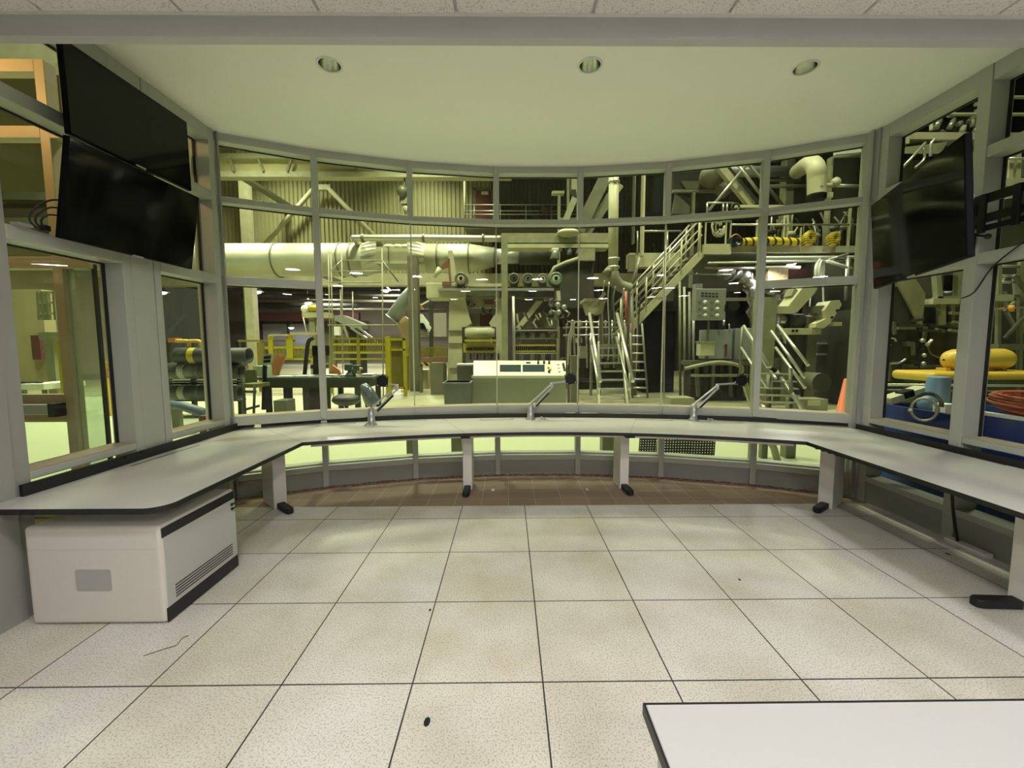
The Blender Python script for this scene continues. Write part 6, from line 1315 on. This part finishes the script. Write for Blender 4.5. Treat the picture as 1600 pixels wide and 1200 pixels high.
t = thing('compressor', 'rounded yellow machine base carrying the air tank', 'machine', (W(1530, 600, 8.0).x, 8.0, HZ))
a = W(1450, 588, 7.9); b = W(1640, 588, 7.9); 
m = MB(); m.box(a.x, b.x, 7.8, 8.7, W(1500, 596, 7.9).z, W(1500, 581, 7.9).z); m.build('top', TANKY, t, 0.08, 4); m = MB(); m.box(a.x+0.2, b.x, 7.9, 8.6, HZ, W(1500, 596, 7.9).z); m.build('body', MDARK, t); m = MB(); m.box(a.x+0.1, b.x, 7.75, 7.85, W(1500, 600, 7.9).z, W(1500, 596, 7.9).z); m.build('skirt', MATS['dark_grimy_steel'], t)
S(L(1372, 601, 1640, 603, 7.2, 0.022), 'guard_tube', STEEL, 'bright horizontal guard tube below the yellow tank', 'rail')
S(L(1372, 609, 1640, 612, 7.3, 0.012), 'guard_wire', MMID, 'thin grey wire below the bright guard tube', 'wire')
t = TH_('dryer_section', 'dark grimy dryer section filling the view through the right windows', 'machine', 1450, 600, 9.5)
RF(1368, 480, 1680, 9.8, 2.0).build('block', MDARK, t); R(1368, 505, 1520, 512, 9.7, 0.1).build('ledge', MMID, t); R(1440, 512, 1500, 545, 9.75, 0.1).build('door', MDARK, t)
MB().prism([W(1402, 440, 9.6), W(1428, 432, 9.6), W(1446, 458, 9.6), W(1441, 508, 9.6), W(1436, 506, 9.6)], (0, 0.3, 0)).build('slanted_plate', MGREEN, t)
MB().prism([W(1380, 452, 9.65), W(1402, 448, 9.65), W(1436, 506, 9.65), W(1380, 506, 9.65)], (0, 0.3, 0)).build('dark_plate', MDARK, t)
for a_ in ((1462, 420, 1466, 470), (1498, 415, 1496, 470), (1462, 424, 1500, 418), (1460, 468, 1500, 466), (1470, 470, 1470, 508), (1484, 470, 1484, 508)): B(*a_, 9.6, 0.12, 0.12).build('frame_bar', MGREEN, t)
R(1458, 466, 1500, 475, 9.5, 0.3).build('bracket', MCREAM, t); R(1474, 430, 1490, 455, 9.7, 0.2).build('dark_window', BLACKH, t)
rgd = random.Random(17)
for k in range(30):
    x, y = rgd.uniform(1384, 1492), rgd.uniform(478, 596)
    if k % 3 == 0: B(x, y, x+rgd.uniform(10, 34), y+rgd.uniform(-3, 3), 9.5, 0.08, 0.06).build('pipe_run', [MMID, MDARK, MGREEN][k // 3 % 3], t)
    elif k % 3 == 1: B(x, y, x+rgd.uniform(-3, 3), y+rgd.uniform(8, 30), 9.55, 0.06, 0.05).build('riser', [MMID, MDARK][k % 2], t)
    else: R(x, y, x+rgd.uniform(4, 12), y+rgd.uniform(4, 10), 9.6, 0.25).build('box', [MDARK, MMID][k % 2], t)
for k in range(10):
    x, y = 1548+rgd.uniform(0, 70), rgd.uniform(410, 540); B(x, y, x+rgd.uniform(-16, 16), y+rgd.uniform(6, 40), 9.5, 0.06, 0.05).build('riser', [MMID, MGREEN, STEEL][k % 3], t)
for k, (x, y) in enumerate(((1385, 533), (1441, 532), (1449, 538), (1444, 555), (1443, 568))):
    MB().ball(W(x, y, 9.4), 0.05 if k else 0.04, 8, 6).build('fitting', STEEL, t)
MB().tube(arc(W(1393, 534, 9.4), 0.10, 0, 4.6, 16, (1, 0, 0), (0, 0, 0.8)), 0.02, 6).build('hose_loop', STEEL, t); MB().tube(smooth_path([W(1392, 568, 9.4), W(1405, 567, 9.4), W(1415, 561, 9.4)]), 0.025, 8).build('hose', STEEL, t); MB().tube(smooth_path([W(1449, 537, 9.4), W(1454, 552, 9.4), W(1468, 559, 9.4), W(1480, 560, 9.4)]), 0.015, 6).build('hose', MMID, t); L(1450, 537, 1456, 531, 9.35, 0.03).build('handle', PAPER, t)
# upper right: gantry beams, handrails and pipes
YG = 11.5
t = TH_('gantry', 'pale gantry with bent bright handrails beyond the upper right windows', 'gantry', 1460, 230, YG, None, False)
R(1400, 207, 1680, 217, YG, 0.4).build('beam', MCREAM, t); R(1408, 195, 1423, 224, YG-0.05, 0.3).build('end_bracket', MCREAM, t)
MB().hexa([W(1402, 240, YG-0.3), W(1470, 240, YG-0.3), W(1470, 238, YG+1.5), W(1402, 238, YG+1.5), W(1402, 232, YG-0.3), W(1480, 222, YG-0.3), W(1480, 220, YG+1.5), W(1420, 222, YG+1.5)]).build('canopy', MGREEN, t)
L(1403, 270, 1446, 223, YG-0.5, 0.035).build('handrail', STEEL, t); MB().tube(smooth_path([W(1430, 262, YG-0.5), W(1444, 248, YG-0.5), W(1442, 232, YG-0.5)], 6), 0.03, 10).build('handrail', STEEL, t); MB().tube(smooth_path([W(1454, 244, YG-0.6), W(1455, 225, YG-0.6), W(1462, 219, YG-0.6), W(1480, 219, YG-0.6), W(1680, 219, YG-0.6)], 6), 0.035, 10).build('handrail', STEEL, t)
MB().tube(smooth_path([W(1455, 204, YG-0.4), W(1456, 182, YG-0.4), W(1462, 179, YG-0.4), W(1680, 179, YG-0.4)], 6), 0.04, 10).build('upper_rail', MCREAM, t); L(1508, 152, 1680, 152, YG-0.4, 0.04).build('upper_rail', MCREAM, t)
for k in range(26):
    x, y = rg.uniform(1418, 1530), rg.uniform(160, 205); L(x, y, x+rg.uniform(-12, 12), y+rg.uniform(-14, 14), YG+0.6, rg.uniform(.03, .08)).build('pipework', [MGREEN, MMID, STEEL, MCREAM][k % 4], t)
S(RF(1400, 250, 1680, 12.8, 1.0), 'hood_wall', MMID, 'grey green dryer hood wall behind the gantry', 'machine'); S(R(1395, 60, 1720, 206, 14.5, 0.4), 'dark_roof_wall', BLACKH, 'black roof wall behind the pale gantry at the top right', 'wall')
for k, (a_, lb) in enumerate((((1506, 250, 1530, 262), 'pale tapered plate seen right of the swung television, upper one'), ((1506, 280, 1530, 292), 'pale block seen right of the swung television, lower one'))): S(R(*a_, 12.45, 0.4), 'pale_block', MCREAM, lb, 'block', 'pale blocks by the swung television')
t = TH_('access_ladder', 'pale access ladder frame seen through the rightmost window', 'frame', 1580, 440, 9.0, None)
for x in (1561, 1595): B(x, 400, x-3, 600, 9.0, 0.06, 0.08).build('rail', MGREEN, t)
for y in (416, 431, 441, 462): L(1560, y, 1594, y, 9.0, 0.03).build('rung', STEEL, t)
R(1552, 460, 1585, 470, 8.9, 0.3).build('shelf', MCREAM, t); B(1584, 430, 1640, 500, 8.9, 0.06, 0.07).build('brace', MMID, t); B(1550, 483, 1640, 478, 8.9, 0.05, 0.05).build('ledger', STEEL, t); B(1570, 528, 1605, 490, 8.9, 0.05, 0.05).build('brace', MMID, t)
S(MB().cyl(W(1580, 487, 8.8), W(1580, 477, 8.8), 0.05, 12), 'amber_beacon', mat('amber_plastic', (0.70, 0.30, 0.05), 0.4), 'small amber beacon on the access ladder frame', 'beacon')
S(R(1560, 537, 1640, 547, 8.6, 0.4), 'grey_block', MMID, 'grey block above the yellow tank through the rightmost window', 'block')
t = TH_('steel_gantry', 'pale upright frame high beyond the rightmost window', 'frame', 1585, 260, 10, None, False)
for x in (1578, 1590): B(x, 220, x-2, 310, 10, 0.08, 0.10).build('upright', MCREAM, t)
R(1572, 278, 1660, 290, 9.95, 0.2).build('cross_beam', MCREAM, t); L(1572, 248, 1660, 247, 9.9, 0.03).build('rail', STEEL, t); R(1595, 250, 1640, 276, 10.1, 0.2).build('panel', MMID, t)

t = TH_('tube_light', 'long lit tube light hung under the platform above the button panel', 'lamp', 1240, 407, 13.0, None, False)
R(1190, 404, 1290, 407, 13.0, 0.14).build('housing', PAPER, t); MB().cyl(W(1192, 408.5, 13.05), W(1288, 408.2, 13.05), 0.03, 10).build('tube', emis('tube_glow', (1, 0.99, 0.94), 5.0), t)
